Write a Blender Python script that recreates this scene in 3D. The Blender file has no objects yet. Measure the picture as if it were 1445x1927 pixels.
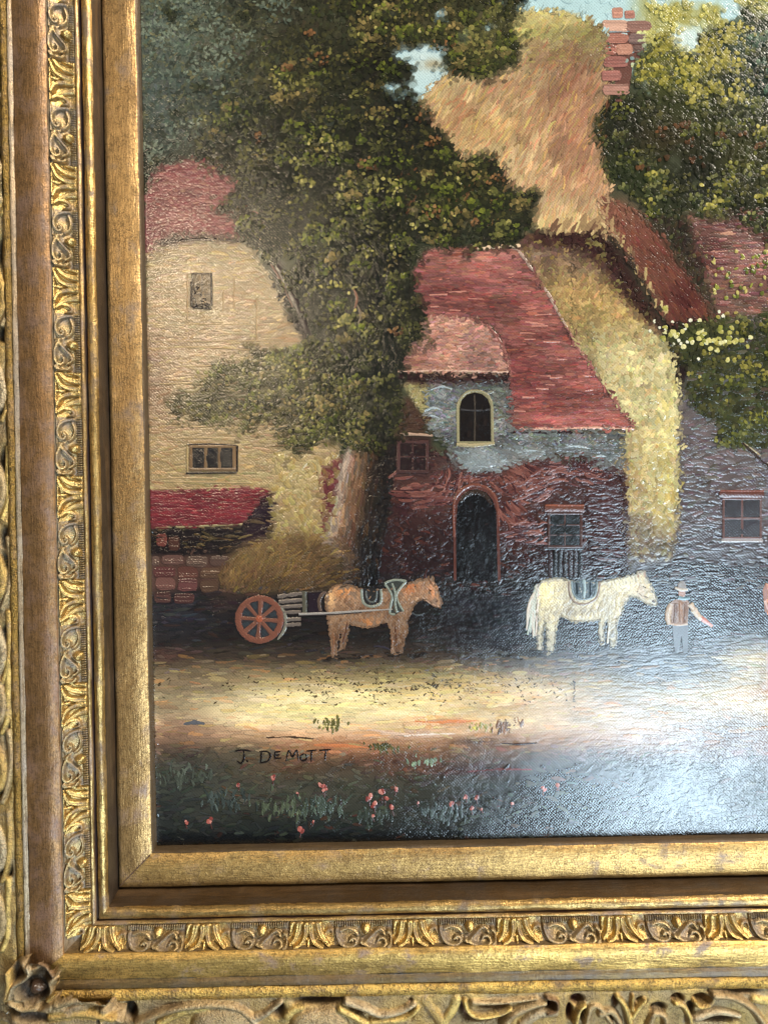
import bpy, math, random
import numpy as np
from mathutils import Vector
from mathutils.geometry import tessellate_polygon

rng = np.random.default_rng(7)
random.seed(7)
scene = bpy.context.scene
COL = scene.collection

# ------------------------------------------------------------------ scale
PX = 0.00035                 # one photograph pixel on the canvas plane, in metres
FPX = 1447.0                 # focal length in the same pixels (phone main camera)
ROLL = 0.0195                # the phone was held about one degree askew
CX, CY = 722.0, 963.0

def W3(u, v, h=0.0):
    """frame coordinates (right, down, towards the viewer) -> metres"""
    return ((u - CX) * PX, -h * PX, (CY - v) * PX)

def uv_of(x, y):
    x = np.asarray(x, float); y = np.asarray(y, float)
    c, s = math.cos(ROLL), math.sin(ROLL)
    return CX + (x - CX) * c - (y - CY) * s, CY + (x - CX) * s + (y - CY) * c

# ------------------------------------------------------------------ camera
cam_d = bpy.data.cameras.new('camera')
cam = bpy.data.objects.new('camera', cam_d)
COL.objects.link(cam)
cam.location = (0, -FPX * PX, 0)
cam.rotation_euler = (math.radians(90), ROLL, 0)
cam_d.sensor_fit = 'HORIZONTAL'
cam_d.sensor_width = 36.0
cam_d.lens = 36.0 * FPX / 1445.0
cam_d.clip_start = 0.01
cam_d.clip_end = 50
scene.camera = cam

# ------------------------------------------------------------------ world and lamps
world = bpy.data.worlds.new('World')
scene.world = world
world.use_nodes = True
bg = world.node_tree.nodes['Background']
bg.inputs[0].default_value = (0.80, 0.86, 1.0, 1)
bg.inputs[1].default_value = 0.07

def area(name, loc, target, sx, sy, power, color):
    d = bpy.data.lights.new(name, 'AREA')
    d.shape = 'RECTANGLE'; d.size = sx; d.size_y = sy
    d.energy = power; d.color = color
    o = bpy.data.objects.new(name, d)
    COL.objects.link(o)
    o.location = loc
    o.rotation_euler = (Vector(target) - Vector(loc)).to_track_quat('-Z', 'Y').to_euler()
    return o

# the window that glares on the lower part of the canvas
area('window_light', (0.80, -1.50, -0.86), (0.1, 0, -0.15), 0.50, 1.20, 42, (0.66, 0.85, 1.0))
# added broad fill for diffuse light from above right, outside the mirror directions
area('fill_light', (2.7, -1.75, 2.7), (0, 0, 0), 1.5, 1.5, 340, (1.0, 0.90, 0.76))
# warm lamp whose glints sit on the painted house
area('warm_lamp', (-0.43, -1.40, 0.52), (0, 0, 0), 0.15, 0.15, 4.2, (1.0, 0.80, 0.55))

vs = scene.view_settings
scene.display_settings.display_device = 'sRGB'
vs.view_transform = 'Standard'; vs.look = 'None'
vs.exposure = 0.12; vs.gamma = 1.0
vs.use_curve_mapping = False
scene.render.engine = 'CYCLES'

# ------------------------------------------------------------------ helpers
def lin(c):
    c = np.clip(1.05 * (np.clip(np.asarray(c, float), 0, 255) / 255.0) ** 1.13, 0, 1)
    return np.where(c <= 0.04045, c / 12.92, ((c + 0.055) / 1.055) ** 2.4)

def mk(name, verts, quads=None, tris=None, cols=None, uvs=None, mat=None, parent=None, smooth=True):
    me = bpy.data.meshes.new(name)
    verts = np.asarray(verts, np.float32)
    nq = 0 if quads is None else len(quads)
    nt = 0 if tris is None else len(tris)
    loops = []
    if nq: loops.append(np.asarray(quads, np.int32).ravel())
    if nt: loops.append(np.asarray(tris, np.int32).ravel())
    loops = np.concatenate(loops)
    me.vertices.add(len(verts)); me.vertices.foreach_set('co', verts.ravel())
    me.loops.add(len(loops)); me.loops.foreach_set('vertex_index', loops)
    me.polygons.add(nq + nt)
    ls = np.concatenate([np.arange(nq) * 4, nq * 4 + np.arange(nt) * 3]).astype(np.int32)
    me.polygons.foreach_set('loop_start', ls)
    me.polygons.foreach_set('use_smooth', np.full(nq + nt, smooth))
    if cols is not None:
        a = me.color_attributes.new('Col', 'FLOAT_COLOR', 'POINT')
        c4 = np.ones((len(verts), 4), np.float32); c4[:, :3] = cols
        a.data.foreach_set('color', c4.ravel())
    if uvs is not None:
        l = me.uv_layers.new(name='stroke')
        l.data.foreach_set('uv', np.asarray(uvs, np.float32)[loops].ravel())
    me.update(calc_edges=True)
    me.validate()
    if mat: me.materials.append(mat)
    o = bpy.data.objects.new(name, me)
    COL.objects.link(o)
    if parent: o.parent = parent
    return o

def empty(name, loc):
    o = bpy.data.objects.new(name, None)
    COL.objects.link(o); o.location = loc
    o.empty_display_size = 0.02
    return o

class N:
    """tiny node helper"""
    def __init__(s, name):
        s.m = bpy.data.materials.new(name); s.m.use_nodes = True
        s.t = s.m.node_tree; s.n = s.t.nodes; s.l = s.t.links
        s.b = s.n['Principled BSDF']
    def add(s, typ, **kw):
        n = s.n.new(typ)
        for k, v in kw.items(): setattr(n, k, v)
        return n
    def put(s, sock, v):
        if isinstance(v, bpy.types.NodeSocket): s.l.new(v, sock)
        else: sock.default_value = v
    def math(s, op, a, b=0.0, c=None):
        n = s.add('ShaderNodeMath', operation=op)
        s.put(n.inputs[0], a); s.put(n.inputs[1], b)
        if c is not None: s.put(n.inputs[2], c)
        return n.outputs[0]
    def mapping(s, vec, scale):
        n = s.add('ShaderNodeMapping'); s.put(n.inputs[0], vec); n.inputs['Scale'].default_value = scale
        return n.outputs[0]
    def noise(s, vec, scale, detail=3, rough=0.55, dist=0.0):
        n = s.add('ShaderNodeTexNoise')
        s.put(n.inputs['Vector'], vec); n.inputs['Scale'].default_value = scale
        n.inputs['Detail'].default_value = detail; n.inputs['Roughness'].default_value = rough
        n.inputs['Distortion'].default_value = dist
        return n.outputs[0]
    def ramp(s, v, lo, hi):
        n = s.add('ShaderNodeMapRange'); n.interpolation_type = 'SMOOTHSTEP'
        s.put(n.inputs[0], v); n.inputs[1].default_value = lo; n.inputs[2].default_value = hi
        return n.outputs[0]
    def mix(s, f, a, b, mode='MIX'):
        n = s.add('ShaderNodeMix', data_type='RGBA', blend_type=mode)
        s.put(n.inputs[0], f)
        for i, v in ((6, a), (7, b)):
            if isinstance(v, bpy.types.NodeSocket): s.l.new(v, n.inputs[i])
            else: n.inputs[i].default_value = (*v, 1)
        return n.outputs[2]
    def bump(s, h, dist, strength=1.0, normal=None):
        n = s.add('ShaderNodeBump'); s.put(n.inputs['Height'], h)
        n.inputs['Distance'].default_value = dist; n.inputs['Strength'].default_value = strength
        if normal is not None: s.l.new(normal, n.inputs['Normal'])
        return n.outputs[0]

# ------------------------------------------------------------------ oil paint on linen
def paint_material(name, weave=1.0, bristle=1.0, rough=0.24):
    k = N(name)
    tc = k.add('ShaderNodeTexCoord')
    obj = tc.outputs['Object']
    uv = k.add('ShaderNodeUVMap'); uv.uv_map = 'stroke'
    at = k.add('ShaderNodeAttribute'); at.attribute_name = 'Col'
    # linen threads
    warp = k.noise(obj, 260, 2)
    sep = k.add('ShaderNodeSeparateXYZ'); k.put(sep.inputs[0], obj)
    p = 2 * math.pi / (6.0 * PX)
    wob = k.math('MULTIPLY', warp, 9.0)
    sx = k.math('SINE', k.math('ADD', k.math('MULTIPLY', sep.outputs[0], p), wob))
    sz = k.math('SINE', k.math('SUBTRACT', k.math('MULTIPLY', sep.outputs[2], p), wob))
    knot = k.math('MULTIPLY', sx, sz)
    thread = k.noise(k.mapping(obj, (1, 1, 1)), 1050, 2)
    wv = k.math('ADD', knot, k.math('MULTIPLY', thread, 2.6))
    # paint fills the weave here and there
    fillm = k.ramp(k.noise(obj, 34, 3), 0.30, 0.70)
    wv = k.math('MULTIPLY', wv, k.math('ADD', k.math('MULTIPLY', fillm, 0.5), 0.6))
    # bristle tracks along each stroke
    br = k.noise(k.mapping(uv.outputs[0], (0.10, 1.25, 1)), 1.0, 3, 0.6)
    n1 = k.bump(wv, 0.000040 * weave)
    n2 = k.bump(br, 0.00007 * bristle, 1.0, n1)
    streak = k.ramp(br, 0.30, 0.72)
    col = k.mix(k.math('MULTIPLY', k.math('SUBTRACT', 1.0, streak), 0.16), at.outputs['Color'], (0.0, 0.0, 0.0))
    # darker in the pits of the weave
    pit = k.ramp(k.math('ADD', k.math('MULTIPLY', knot, -0.5), k.math('MULTIPLY', thread, 0.9)), 0.52, 1.02)
    col = k.mix(k.math('MULTIPLY', pit, 0.30), col, (0.030, 0.024, 0.020))
    k.put(k.b.inputs['Base Color'], col)
    rg = k.math('ADD', k.math('MULTIPLY', k.noise(obj, 90, 3), 0.10), rough - 0.05)
    k.put(k.b.inputs['Roughness'], rg)
    k.b.inputs['IOR'].default_value = 1.48
    k.put(k.b.inputs['Normal'], n2)
    k.b.inputs['Coat Weight'].default_value = 0.45
    k.b.inputs['Coat Roughness'].default_value = 0.10
    k.put(k.b.inputs['Coat Normal'], n1)
    return k.m

MAT_CANVAS = paint_material('oil_paint_thin', 1.0, 0.0, 0.13)
MAT_PAINT = paint_material('oil_paint_strokes', 0.9, 0.8, 0.13)
MAT_THICK = paint_material('oil_paint_impasto', 0.6, 1.0, 0.15)

# ------------------------------------------------------------------ gilding
def gold_material(name, gold, wear, wear_lo, wear_hi, metal=0.75, rough=0.42, axis='x', speck=0.5,
                  dark=(0.045, 0.028, 0.016), grain=1.0, patch=55, attr=False):
    k = N(name)
    tc = k.add('ShaderNodeTexCoord'); obj = tc.outputs['Object']
    sc = (0.12, 1, 1) if axis == 'x' else ((1, 1, 0.12) if axis == 'z' else (1, 1, 1))
    st = k.mapping(obj, sc)
    pm = k.ramp(k.math('ADD', k.math('MULTIPLY', k.noise(obj, patch, 4, 0.6, 0.4), 0.75),
                       k.math('MULTIPLY', k.noise(st, patch * 5, 3), 0.25)), wear_lo, wear_hi)
    fine = k.noise(obj, 900, 3, 0.65)
    streak = k.noise(st, 900, 3, 0.6)
    g2 = k.mix(k.ramp(streak, 0.35, 0.7), tuple(c * 0.68 for c in gold), gold)
    if attr:
        at = k.add('ShaderNodeAttribute'); at.attribute_name = 'Col'
        g2 = k.mix(1.0, g2, at.outputs['Color'], 'MULTIPLY')
    col = k.mix(pm, g2, wear)
    sp = k.ramp(k.math('ADD', k.math('MULTIPLY', fine, 0.7), k.math('MULTIPLY', k.noise(obj, 260, 3), 0.3)), 0.485, 0.60)
    grime = k.ramp(k.noise(st, 70, 4, 0.62, 0.6), 0.46, 0.68)
    col = k.mix(k.math('MULTIPLY', grime, 0.42), col, (0.17, 0.095, 0.038))
    col = k.mix(k.math('MULTIPLY', sp, speck), col, dark)
    k.put(k.b.inputs['Base Color'], col)
    k.put(k.b.inputs['Metallic'], k.math('MULTIPLY', k.math('SUBTRACT', 1.0, k.math('MULTIPLY', pm, 0.85)), metal))
    k.put(k.b.inputs['Roughness'], k.math('ADD', k.math('MULTIPLY', fine, 0.25), rough - 0.12))
    h = k.math('ADD', k.math('MULTIPLY', fine, 0.8), k.math('ADD', streak, k.math('MULTIPLY', k.noise(obj, 130, 3), 1.2)))
    k.put(k.b.inputs['Normal'], k.bump(h, 0.00030 * grain))
    return k.m
# ================================================================== THE FRAME
UL, VB = 282.5, 1583.0            # sight edge of the canvas (left, bottom) in frame coordinates
UR, VT = 1690.0, -230.0           # how far the work goes on past the photograph

frame = empty('picture_frame', W3(UL - 230, VB + 300, 0))
frame['label'] = 'carved and gilded antique picture frame around the oil painting'
frame['category'] = 'picture frame'
F0 = Vector(frame.location)

def fmesh(name, parent, verts, quads, mat, cols=None, uvs=None):
    o = mk(name, verts, quads=quads, cols=cols, uvs=uvs, mat=mat, parent=parent)
    if parent is frame: o.location = -F0
    return o

def wobble(x, seed, amp):
    r = np.random.default_rng(seed)
    out = np.zeros_like(x)
    for f, a in ((0.004, 1.0), (0.013, 0.6), (0.05, 0.35), (0.16, 0.25)):
        out += a * np.sin(x * f * 6.283 * r.uniform(.8, 1.2) + r.uniform(0, 6.28))
    return out * amp

def fixw(wl):
    return wl + (0 if wl < 4 else 3.2 * min(1, wl / 50) + 2.2 * min(1, max(0, (wl - 60) / 75)))

def strip(name, parent, rail, prof, mat, amp=0.35, step=6.0, seed=0):
    """moulding: profile points (w_left, w_bottom, height) swept along one rail and mitred"""
    P = []
    for i, (wl, wb, h) in enumerate(prof):
        wl = fixw(wl)
        u0, v0 = UL - wl, VB + wb
        n = int((UR - UL + 200) / step) if rail == 'b' else int((VB - VT + 200) / step)
        t = np.linspace(0, 1, n)
        t = t ** 1.0
        if rail == 'b':
            u = u0 + (UR - u0) * t; v = np.full(n, v0)
            e = wobble(u, seed * 31 + i, amp) * np.minimum(1, t * 30)
            v = v + e; hh = h + wobble(u, seed * 17 + i + 5, amp) * np.minimum(1, t * 30)
        else:
            v = v0 + (VT - v0) * t; u = np.full(n, u0)
            e = wobble(v, seed * 31 + i, amp) * np.minimum(1, t * 30)
            u = u + e; hh = h + wobble(v, seed * 17 + i + 5, amp) * np.minimum(1, t * 30)
        P.append(np.stack([(u - CX) * PX, -hh * PX, (CY - v) * PX], 1))
    P = np.array(P); m, n = P.shape[:2]
    idx = np.arange(m * n).reshape(m, n)
    a, b, c, d = idx[:-1, :-1], idx[:-1, 1:], idx[1:, 1:], idx[1:, :-1]
    q = np.stack([a, d, c, b] if rail == 'b' else [a, b, c, d], -1).reshape(-1, 4)
    o = mk(name, P.reshape(-1, 3), quads=q, mat=mat, parent=parent)
    return o

def round_prof(p0, p1, bulge, n=8):
    out = []
    for i in range(n + 1):
        t = i / n
        out.append((p0[0] + (p1[0] - p0[0]) * (0.5 - 0.5 * math.cos(math.pi * t)),
                    p0[1] + (p1[1] - p0[1]) * (0.5 - 0.5 * math.cos(math.pi * t)),
                    p0[2] + (p1[2] - p0[2]) * t + bulge * math.sin(math.pi * t)))
    return out

GOLD = (0.66, 0.42, 0.13)
BOLE = (0.29, 0.185, 0.135)
MAUVE = (0.28, 0.195, 0.145)
mats = {}
for r, ax in (('b', 'x'), ('l', 'z')):
    warm = r == 'b'  # lower rail gets brighter gold: window sheen put into its colour
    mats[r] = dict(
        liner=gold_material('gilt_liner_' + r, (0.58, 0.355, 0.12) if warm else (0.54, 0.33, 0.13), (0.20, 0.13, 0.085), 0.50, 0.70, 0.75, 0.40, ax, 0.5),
        lip=gold_material('shadowed_lip_' + r, (0.085, 0.055, 0.025), (0.05, 0.033, 0.018), 0.4, 0.7, 0.3, 0.5, ax, 0.4),  # lip darkened to carry the shadow line beside the canvas
        face=gold_material('shaded_inner_face_' + r, (0.065, 0.037, 0.015) if warm else (0.040, 0.026, 0.016), (0.028, 0.018, 0.011), 0.35, 0.65, 0.5, 0.45, ax, 0.5),  # dark reflection of canvas and liner put into the face's colour
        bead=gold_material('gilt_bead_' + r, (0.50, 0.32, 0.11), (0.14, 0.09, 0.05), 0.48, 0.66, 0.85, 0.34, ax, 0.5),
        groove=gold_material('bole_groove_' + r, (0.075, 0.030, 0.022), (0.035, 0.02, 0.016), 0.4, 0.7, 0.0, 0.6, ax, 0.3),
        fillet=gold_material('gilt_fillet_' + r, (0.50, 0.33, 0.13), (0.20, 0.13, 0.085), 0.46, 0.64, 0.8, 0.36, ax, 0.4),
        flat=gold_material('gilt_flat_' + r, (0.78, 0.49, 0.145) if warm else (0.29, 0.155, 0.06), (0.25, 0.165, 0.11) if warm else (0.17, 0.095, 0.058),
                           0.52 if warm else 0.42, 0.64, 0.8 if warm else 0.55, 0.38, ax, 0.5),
        bevel=gold_material('worn_shaded_bevel_' + r, (0.20, 0.13, 0.05) if warm else (0.30, 0.22, 0.13), (0.10, 0.07, 0.04) if warm else (0.22, 0.17, 0.12), 0.4, 0.65, 0.6, 0.40, ax, 0.5),  # worn; dark reflection below and pale highlight at the side painted in
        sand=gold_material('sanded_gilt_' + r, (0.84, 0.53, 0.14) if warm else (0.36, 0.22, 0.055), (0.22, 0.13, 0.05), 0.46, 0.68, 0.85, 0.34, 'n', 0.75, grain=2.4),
    )
orn_gold = gold_material('carved_gilt', (0.64, 0.43, 0.15), (0.20, 0.125, 0.06), 0.48, 0.66, 0.85, 0.30, 'n', 0.50, grain=0.8, patch=90)
orn_grey = gold_material('carved_gilt_dulled', (0.46, 0.325, 0.15), (0.17, 0.125, 0.085), 0.42, 0.62, 0.75, 0.34, 'n', 0.5, grain=0.8, patch=110)
border_mat = gold_material('carved_border_antique', (1.0, 0.97, 0.90), (0.24, 0.165, 0.095), 0.52, 0.72, 0.62, 0.34, 'n', 0.6, grain=1.8, patch=80, attr=True)

rails = {}
for r in ('b', 'l'):
    M = mats[r]
    # the flat band is the rail's own body, every other moulding a piece of it
    flat = strip('rail', frame, r, [(131.5, 145, 97), (132.5, 146, 101), (160, 168, 99), (189, 190, 95.5), (193, 193.5, 93.5)], M['flat'], 0.5, seed=3)
    flat.location = -F0
    rails[r] = flat
    flat['label'] = ('gold lower rail brightened with window sheen, mauve worn patches' if r == 'b' else 'brown rubbed side rail of the frame')
    strip('sight_lip', flat, r, [(-0.5, -0.5, -4), (0.2, 0.6, 12), (1.0, 2.4, 21), (3.0, 4.5, 22.5)], M['lip'], 0.25, seed=1)
    strip('liner', flat, r, [(2.8, 4.3, 22), (5, 6.5, 24), (30, 33, 25), (54, 58, 25), (60, 65, 23.5), (63, 68.5, 18), (64, 70, 8)], M['liner'], 0.4, seed=2)
    strip('inner_face', flat, r, [(63.4, 70.5, 6), (63.8, 74, 30), (64.2, 79, 56), (65, 80.6, 66)], M['face'], 0.3, seed=4)
    strip('bead', flat, r, round_prof((64.8, 80.5, 65), (82, 101, 66), 9), M['bead'], 0.45, seed=5)
    strip('groove', flat, r, [(81.8, 100.6, 67), (83, 102, 61), (85.2, 103.4, 61), (86, 104, 70)], M['groove'], 0.2, seed=6)
    strip('fillet', flat, r, round_prof((85.8, 103.6, 69), (92, 109, 73), 3.0, 5), M['fillet'], 0.35, seed=7)
    strip('ornament_ground', flat, r, [(91.8, 108.6, 74), (93, 110, 68), (112, 128, 70), (129, 143.5, 80), (131.8, 145.4, 97.5)], M['bevel'], 0.2, seed=8)
    strip('bevel', flat, r, [(192.8, 193.2, 94), (195, 197, 95), (197.5, 205, 102), (199, 206.5, 99), (199.5, 207, 94)], M['bevel'], 0.4, seed=9)
    strip('border_rebate', flat, r, [(212.3, 226.3, 101.5), (212.8, 226.8, 97), (213, 227, 50)], M['groove'], 0.1, seed=11)
    strip('sanded_band', flat, r, [(199.2, 206.6, 95), (200.5, 208, 103), (206, 217, 105), (212, 226, 103), (212.4, 226.4, 101)], M['sand'], 0.6, seed=10)

# dark joint where the two liners are mitred
jv = []; n_ = 22
for i_ in range(n_):
    t_ = i_ / (n_ - 1); wl_, wb_ = fixw(5 + 55 * t_), 6.5 + 58 * t_
    hh_ = np.interp(t_, [0, .5, .93, 1], [24.4, 25.5, 25.4, 24.0])
    e_ = .55 + .5 * math.sin(i_ * 1.7) * .5
    for sg in (-1, 1): jv.append(W3(UL - wl_ + sg * e_, VB + wb_ + sg * e_ * .9 + .4 * math.sin(i_ * 2.3), hh_ + .25))
mk('mitre_joint', jv, quads=[(2 * i_, 2 * i_ + 1, 2 * i_ + 3, 2 * i_ + 2) for i_ in range(n_ - 1)], mat=mats['b']['groove'], parent=rails['b'])

# ------------------------------------------------------------------ carved running ornament
def seg_dist(S, T, pts, r0, r1, n=18):
    """distance field of a tapered curve: returns relief profile 0..1"""
    pts = np.array(pts, float)
    tt = np.linspace(0, len(pts) - 1, n)
    # Catmull-Rom
    def cr(t):
        i = int(min(math.floor(t), len(pts) - 2)); f = t - i
        p0 = pts[max(i - 1, 0)]; p1 = pts[i]; p2 = pts[i + 1]; p3 = pts[min(i + 2, len(pts) - 1)]
        return 0.5 * ((2 * p1) + (-p0 + p2) * f + (2 * p0 - 5 * p1 + 4 * p2 - p3) * f * f + (-p0 + 3 * p1 - 3 * p2 + p3) * f ** 3)
    C_ = np.array([cr(t) for t in tt])
    best = np.zeros_like(S)
    for i in range(n - 1):
        a, b = C_[i], C_[i + 1]; d = b - a; L2 = d @ d + 1e-9
        k = np.clip(((S - a[0]) * d[0] + (T - a[1]) * d[1]) / L2, 0, 1)
        dist = np.hypot(S - a[0] - k * d[0], T - a[1] - k * d[1])
        r = r0 + (r1 - r0) * (i + k) / (n - 1)
        best = np.maximum(best, np.sqrt(np.clip(1 - (dist / r) ** 2, 0, 1)))
    return best

PER, TW = 184.5, 39.0
def unit_relief(s0, s1, feats, teeth, seed):
    ns = int((s1 - s0) / 0.7) + 1; nt = 48
    s = np.linspace(s0, s1, ns); t = np.linspace(0, TW, nt)
    S, T = np.meshgrid(s, t)
    zs, zt = S / PER * 745, T / TW * 210
    base = 70 + 5 * (T / TW) + 15 * (T / TW) ** 2.2
    H = np.zeros_like(S)
    for pts, r0, r1, h in feats:
        H = np.maximum(H, h * seg_dist(zs, zt, pts, r0, r1))
        # chased vein along the crest
        H -= 1.3 * (seg_dist(zs, zt, pts, r0 * 0.22, r1 * 0.22) > 0.3) * (h > 7.5)
    if teeth:
        tm = np.clip((62 - zt) / 14, 0, 1) * np.clip((zt - 4) / 8, 0, 1)
        H = np.maximum(H, 5.5 * tm * np.clip(0.55 + 0.9 * np.sin(S / 4.1 * 6.283), 0, 1))
    r = np.random.default_rng(seed)
    H += r.normal(0, 0.13, H.shape)
    e = np.minimum(1, np.minimum((S - s0), (s1 - S)) / 2.5) * np.clip(T / 2.0, 0, 1)
    z = base + H * e
    verts = np.stack([S * PX, -z * PX, -T * PX], -1).reshape(-1, 3)
    idx = np.arange(ns * nt).reshape(nt, ns)
    q = np.stack([idx[:-1, :-1], idx[1:, :-1], idx[1:, 1:], idx[:-1, 1:]], -1).reshape(-1, 4)
    return verts, q

ACAN = [([(125, 22), (122, 100), (98, 165), (45, 196)], 27, 15, 10), ([(158, 22), (162, 100), (188, 165), (243, 196)], 27, 15, 10),
        ([(72, 18), (62, 90), (42, 145), (-2, 185)], 33, 15, 8.5), ([(212, 22), (224, 90), (250, 140), (290, 186)], 31, 15, 8.5),
        ([(22, 14), (12, 60), (4, 110)], 24, 14, 7), ([(262, 160), (272, 92), (308, 74), (330, 130)], 16, 12, 8),
        ([(142, 150), (142, 196)], 16, 10, 6), ([(10, 207), (300, 207)], 7, 7, 5)]
SCRO = [([(345, 70), (350, 120), (376, 176), (432, 198), (478, 182), (484, 152), (458, 140), (440, 156)], 15, 10, 9),
        ([(372, 84), (420, 66), (470, 82), (498, 120)], 18, 12, 7.4), 
        ([(530, 178), (560, 160), (600, 120), (634, 84), (668, 78), (690, 116)], 14, 11, 9),
        ([(520, 168), (560, 190), (604, 204), (664, 205), (696, 182), (688, 148), (656, 140), (640, 158)], 14, 10, 9),
        ([(716, 196), (742, 168), (738, 118), (716, 92)], 22, 15, 11), ([(330, 207), (520, 207)], 6, 6, 4.5),
        ([(458, 158), (458, 160)], 15, 15, 7)]
# the bud between the scrolls
tb_, rb_ = np.linspace(0, 2 * math.pi, 21)[:-1], np.linspace(0, 1, 7)
bv = []
for r_ in rb_:
    for t_ in tb_:
        bv.append(((137.6 + 9.5 * r_ * math.cos(t_) * (1 - .18 * math.sin(t_))) * PX, -(70 + 18 * math.sqrt(max(0, 1 - r_ * r_)) + 1.2 * math.cos(3 * t_) * r_ * (1 - r_) * 4) * PX, -(14.2 + 11.5 * r_ * math.sin(t_)) * PX))
bq = [(i * 20 + j, i * 20 + (j + 1) % 20, (i + 1) * 20 + (j + 1) % 20, (i + 1) * 20 + j) for i in range(6) for j in range(20)]
SPL = 0.44 * PER
av, aq = unit_relief(0, SPL, ACAN, False, 1)
sv, sq = unit_relief(SPL - 0.4, PER, SCRO, True, 2)
proto = {}
def place(kind, r, along):
    """one carved piece set in the ornament channel of a rail at a position along it"""
    if kind not in proto:
        o = mk(kind, *{'acanthus_leaf': (av, aq), 'scroll': (sv, sq), 'bud': (bv, bq)}[kind], mat=orn_grey if kind == 'scroll' else orn_gold)
        proto[kind] = o
    else:
        o = proto[kind].copy(); COL.objects.link(o)
    o.parent = rails[r]
    if r == 'b':
        o.location = W3(along, VB + 108.2, 0); o.rotation_euler = (0, 0, 0)
    else:
        o.location = W3(UL - fixw(91.4), along, 0); o.rotation_euler = (0, math.radians(90), 0)
    return o

q_ = 0.941
b0 = CX + (uv_of(492, 1757)[0] - CX) * q_          # a bud on the lower rail
for i in range(-1, 7):
    st = b0 + i * PER - 0.745 * PER
    place('acanthus_leaf', 'b', st)
    place('scroll', 'b', st); place('bud', 'b', st)
l0 = CY + (uv_of(142, 1432)[1] - CY) * q_
for i in range(-8, 3):
    st = l0 + i * PER - 0.745 * PER
    if i < 2:
        place('acanthus_leaf', 'l', st); place('scroll', 'l', st); place('bud', 'l', st)
    elif st < VB + 118:
        place('acanthus_leaf', 'l', st)

# ------------------------------------------------------------------ carved outer border
STONE = np.array((0.42, 0.31, 0.17)); BRASS = np.array((0.66, 0.45, 0.14)); PIT = np.array((0.085, 0.030, 0.022)); BROWN = np.array((0.20, 0.115, 0.055))

def border(rail, feats, pits, wmax):
    """feats: (photo points, r0, r1, height, colour); pits: (x, y, rx, ry, depth)"""
    step = 1.7
    if rail == 'b':
        u = np.arange(-70, UR - 100, step); w = np.linspace(0, wmax, int(wmax / step))
        U, Wd = np.meshgrid(u, w)
        V = VB + 224.0 + Wd
        Wd_in = Wd
    else:
        v = np.arange(VT + 100, VB + 226 + wmax, step); w = np.linspace(0, wmax, int(wmax / step))
        V, Wd = np.meshgrid(v, w)
        U = UL - fixw(210.2) - Wd
        Wd_in = Wd
    q = 1 - 104 / FPX
    xs = CX + (U - CX) / q; ys = CY + (V - CY) / q      # where it shows in the picture
    c, s = math.cos(ROLL), math.sin(ROLL)
    X = CX + (xs - CX) * c + (ys - CY) * s; Y = CY - (xs - CX) * s + (ys - CY) * c
    H = 100 + 2.5 * np.sin(np.clip(Wd_in / 9, 0, 1) * 1.57) - 0.10 * Wd_in
    r = np.random.default_rng(5)
    big = np.zeros_like(H)
    for k in range(7):
        fx, fy = r.normal(0, .045, 2); big += np.sin(X * fx + Y * fy + r.uniform(0, 6)) 
    H += big * 0.45
    colr = np.tile(STONE, H.shape + (1,))
    g = np.clip(0.5 + 0.28 * big, 0, 1)[..., None]
    colr = colr * (1 - 0.75 * g) + np.array((0.62, 0.41, 0.13)) * 0.75 * g
    edge = np.clip(1 - Wd_in / 4, 0, 1)[..., None]
    colr = colr * (1 - edge) + BRASS * edge
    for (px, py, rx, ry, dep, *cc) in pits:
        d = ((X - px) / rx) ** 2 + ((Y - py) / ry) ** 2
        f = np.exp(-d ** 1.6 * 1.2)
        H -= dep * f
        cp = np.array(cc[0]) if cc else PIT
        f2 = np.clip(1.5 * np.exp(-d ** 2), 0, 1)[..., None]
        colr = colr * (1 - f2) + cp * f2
    for pts, r0, r1, h, cc in feats:
        p = seg_dist(X, Y, pts, r0, r1)
        H = np.where(p > 0, np.maximum(H, 98 + h * p), H)
        f2 = np.clip(p * 2.2 - 0.5, 0, 1)[..., None]
        colr = colr * (1 - f2) + np.array(cc) * f2
    H += r.normal(0, 0.12, H.shape)
    H = np.where(Wd_in > wmax - 2.5, 0, H)
    ax = (U - CX) * PX; az = (CY - V) * PX
    # mitre: keep only this rail's own side of the corner
    P = np.stack([ax, -H * PX, az], -1)
    m, n = H.shape
    idx = np.arange(m * n).reshape(m, n)
    sgn = (UL - fixw(211.8) - U) - (V - VB - 225.6)
    if rail == 'b': keep = (sgn < 1.2)
    else: keep = (sgn > -1.2)
    ok = keep[:-1, :-1] & keep[1:, 1:] & keep[1:, :-1] & keep[:-1, 1:]
    qd = [idx[:-1, :-1], idx[1:, :-1], idx[1:, 1:], idx[:-1, 1:]]
    if rail == 'l': pass
    q4 = np.stack(qd, -1)[ok]
    if rail == 'l': q4 = q4
    used, inv = np.unique(q4, return_inverse=True)
    return mk('carved_border', P.reshape(-1, 3)[used], quads=inv.reshape(-1, 4), cols=colr.reshape(-1, 3)[used], mat=border_mat, parent=rails[rail])

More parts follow.
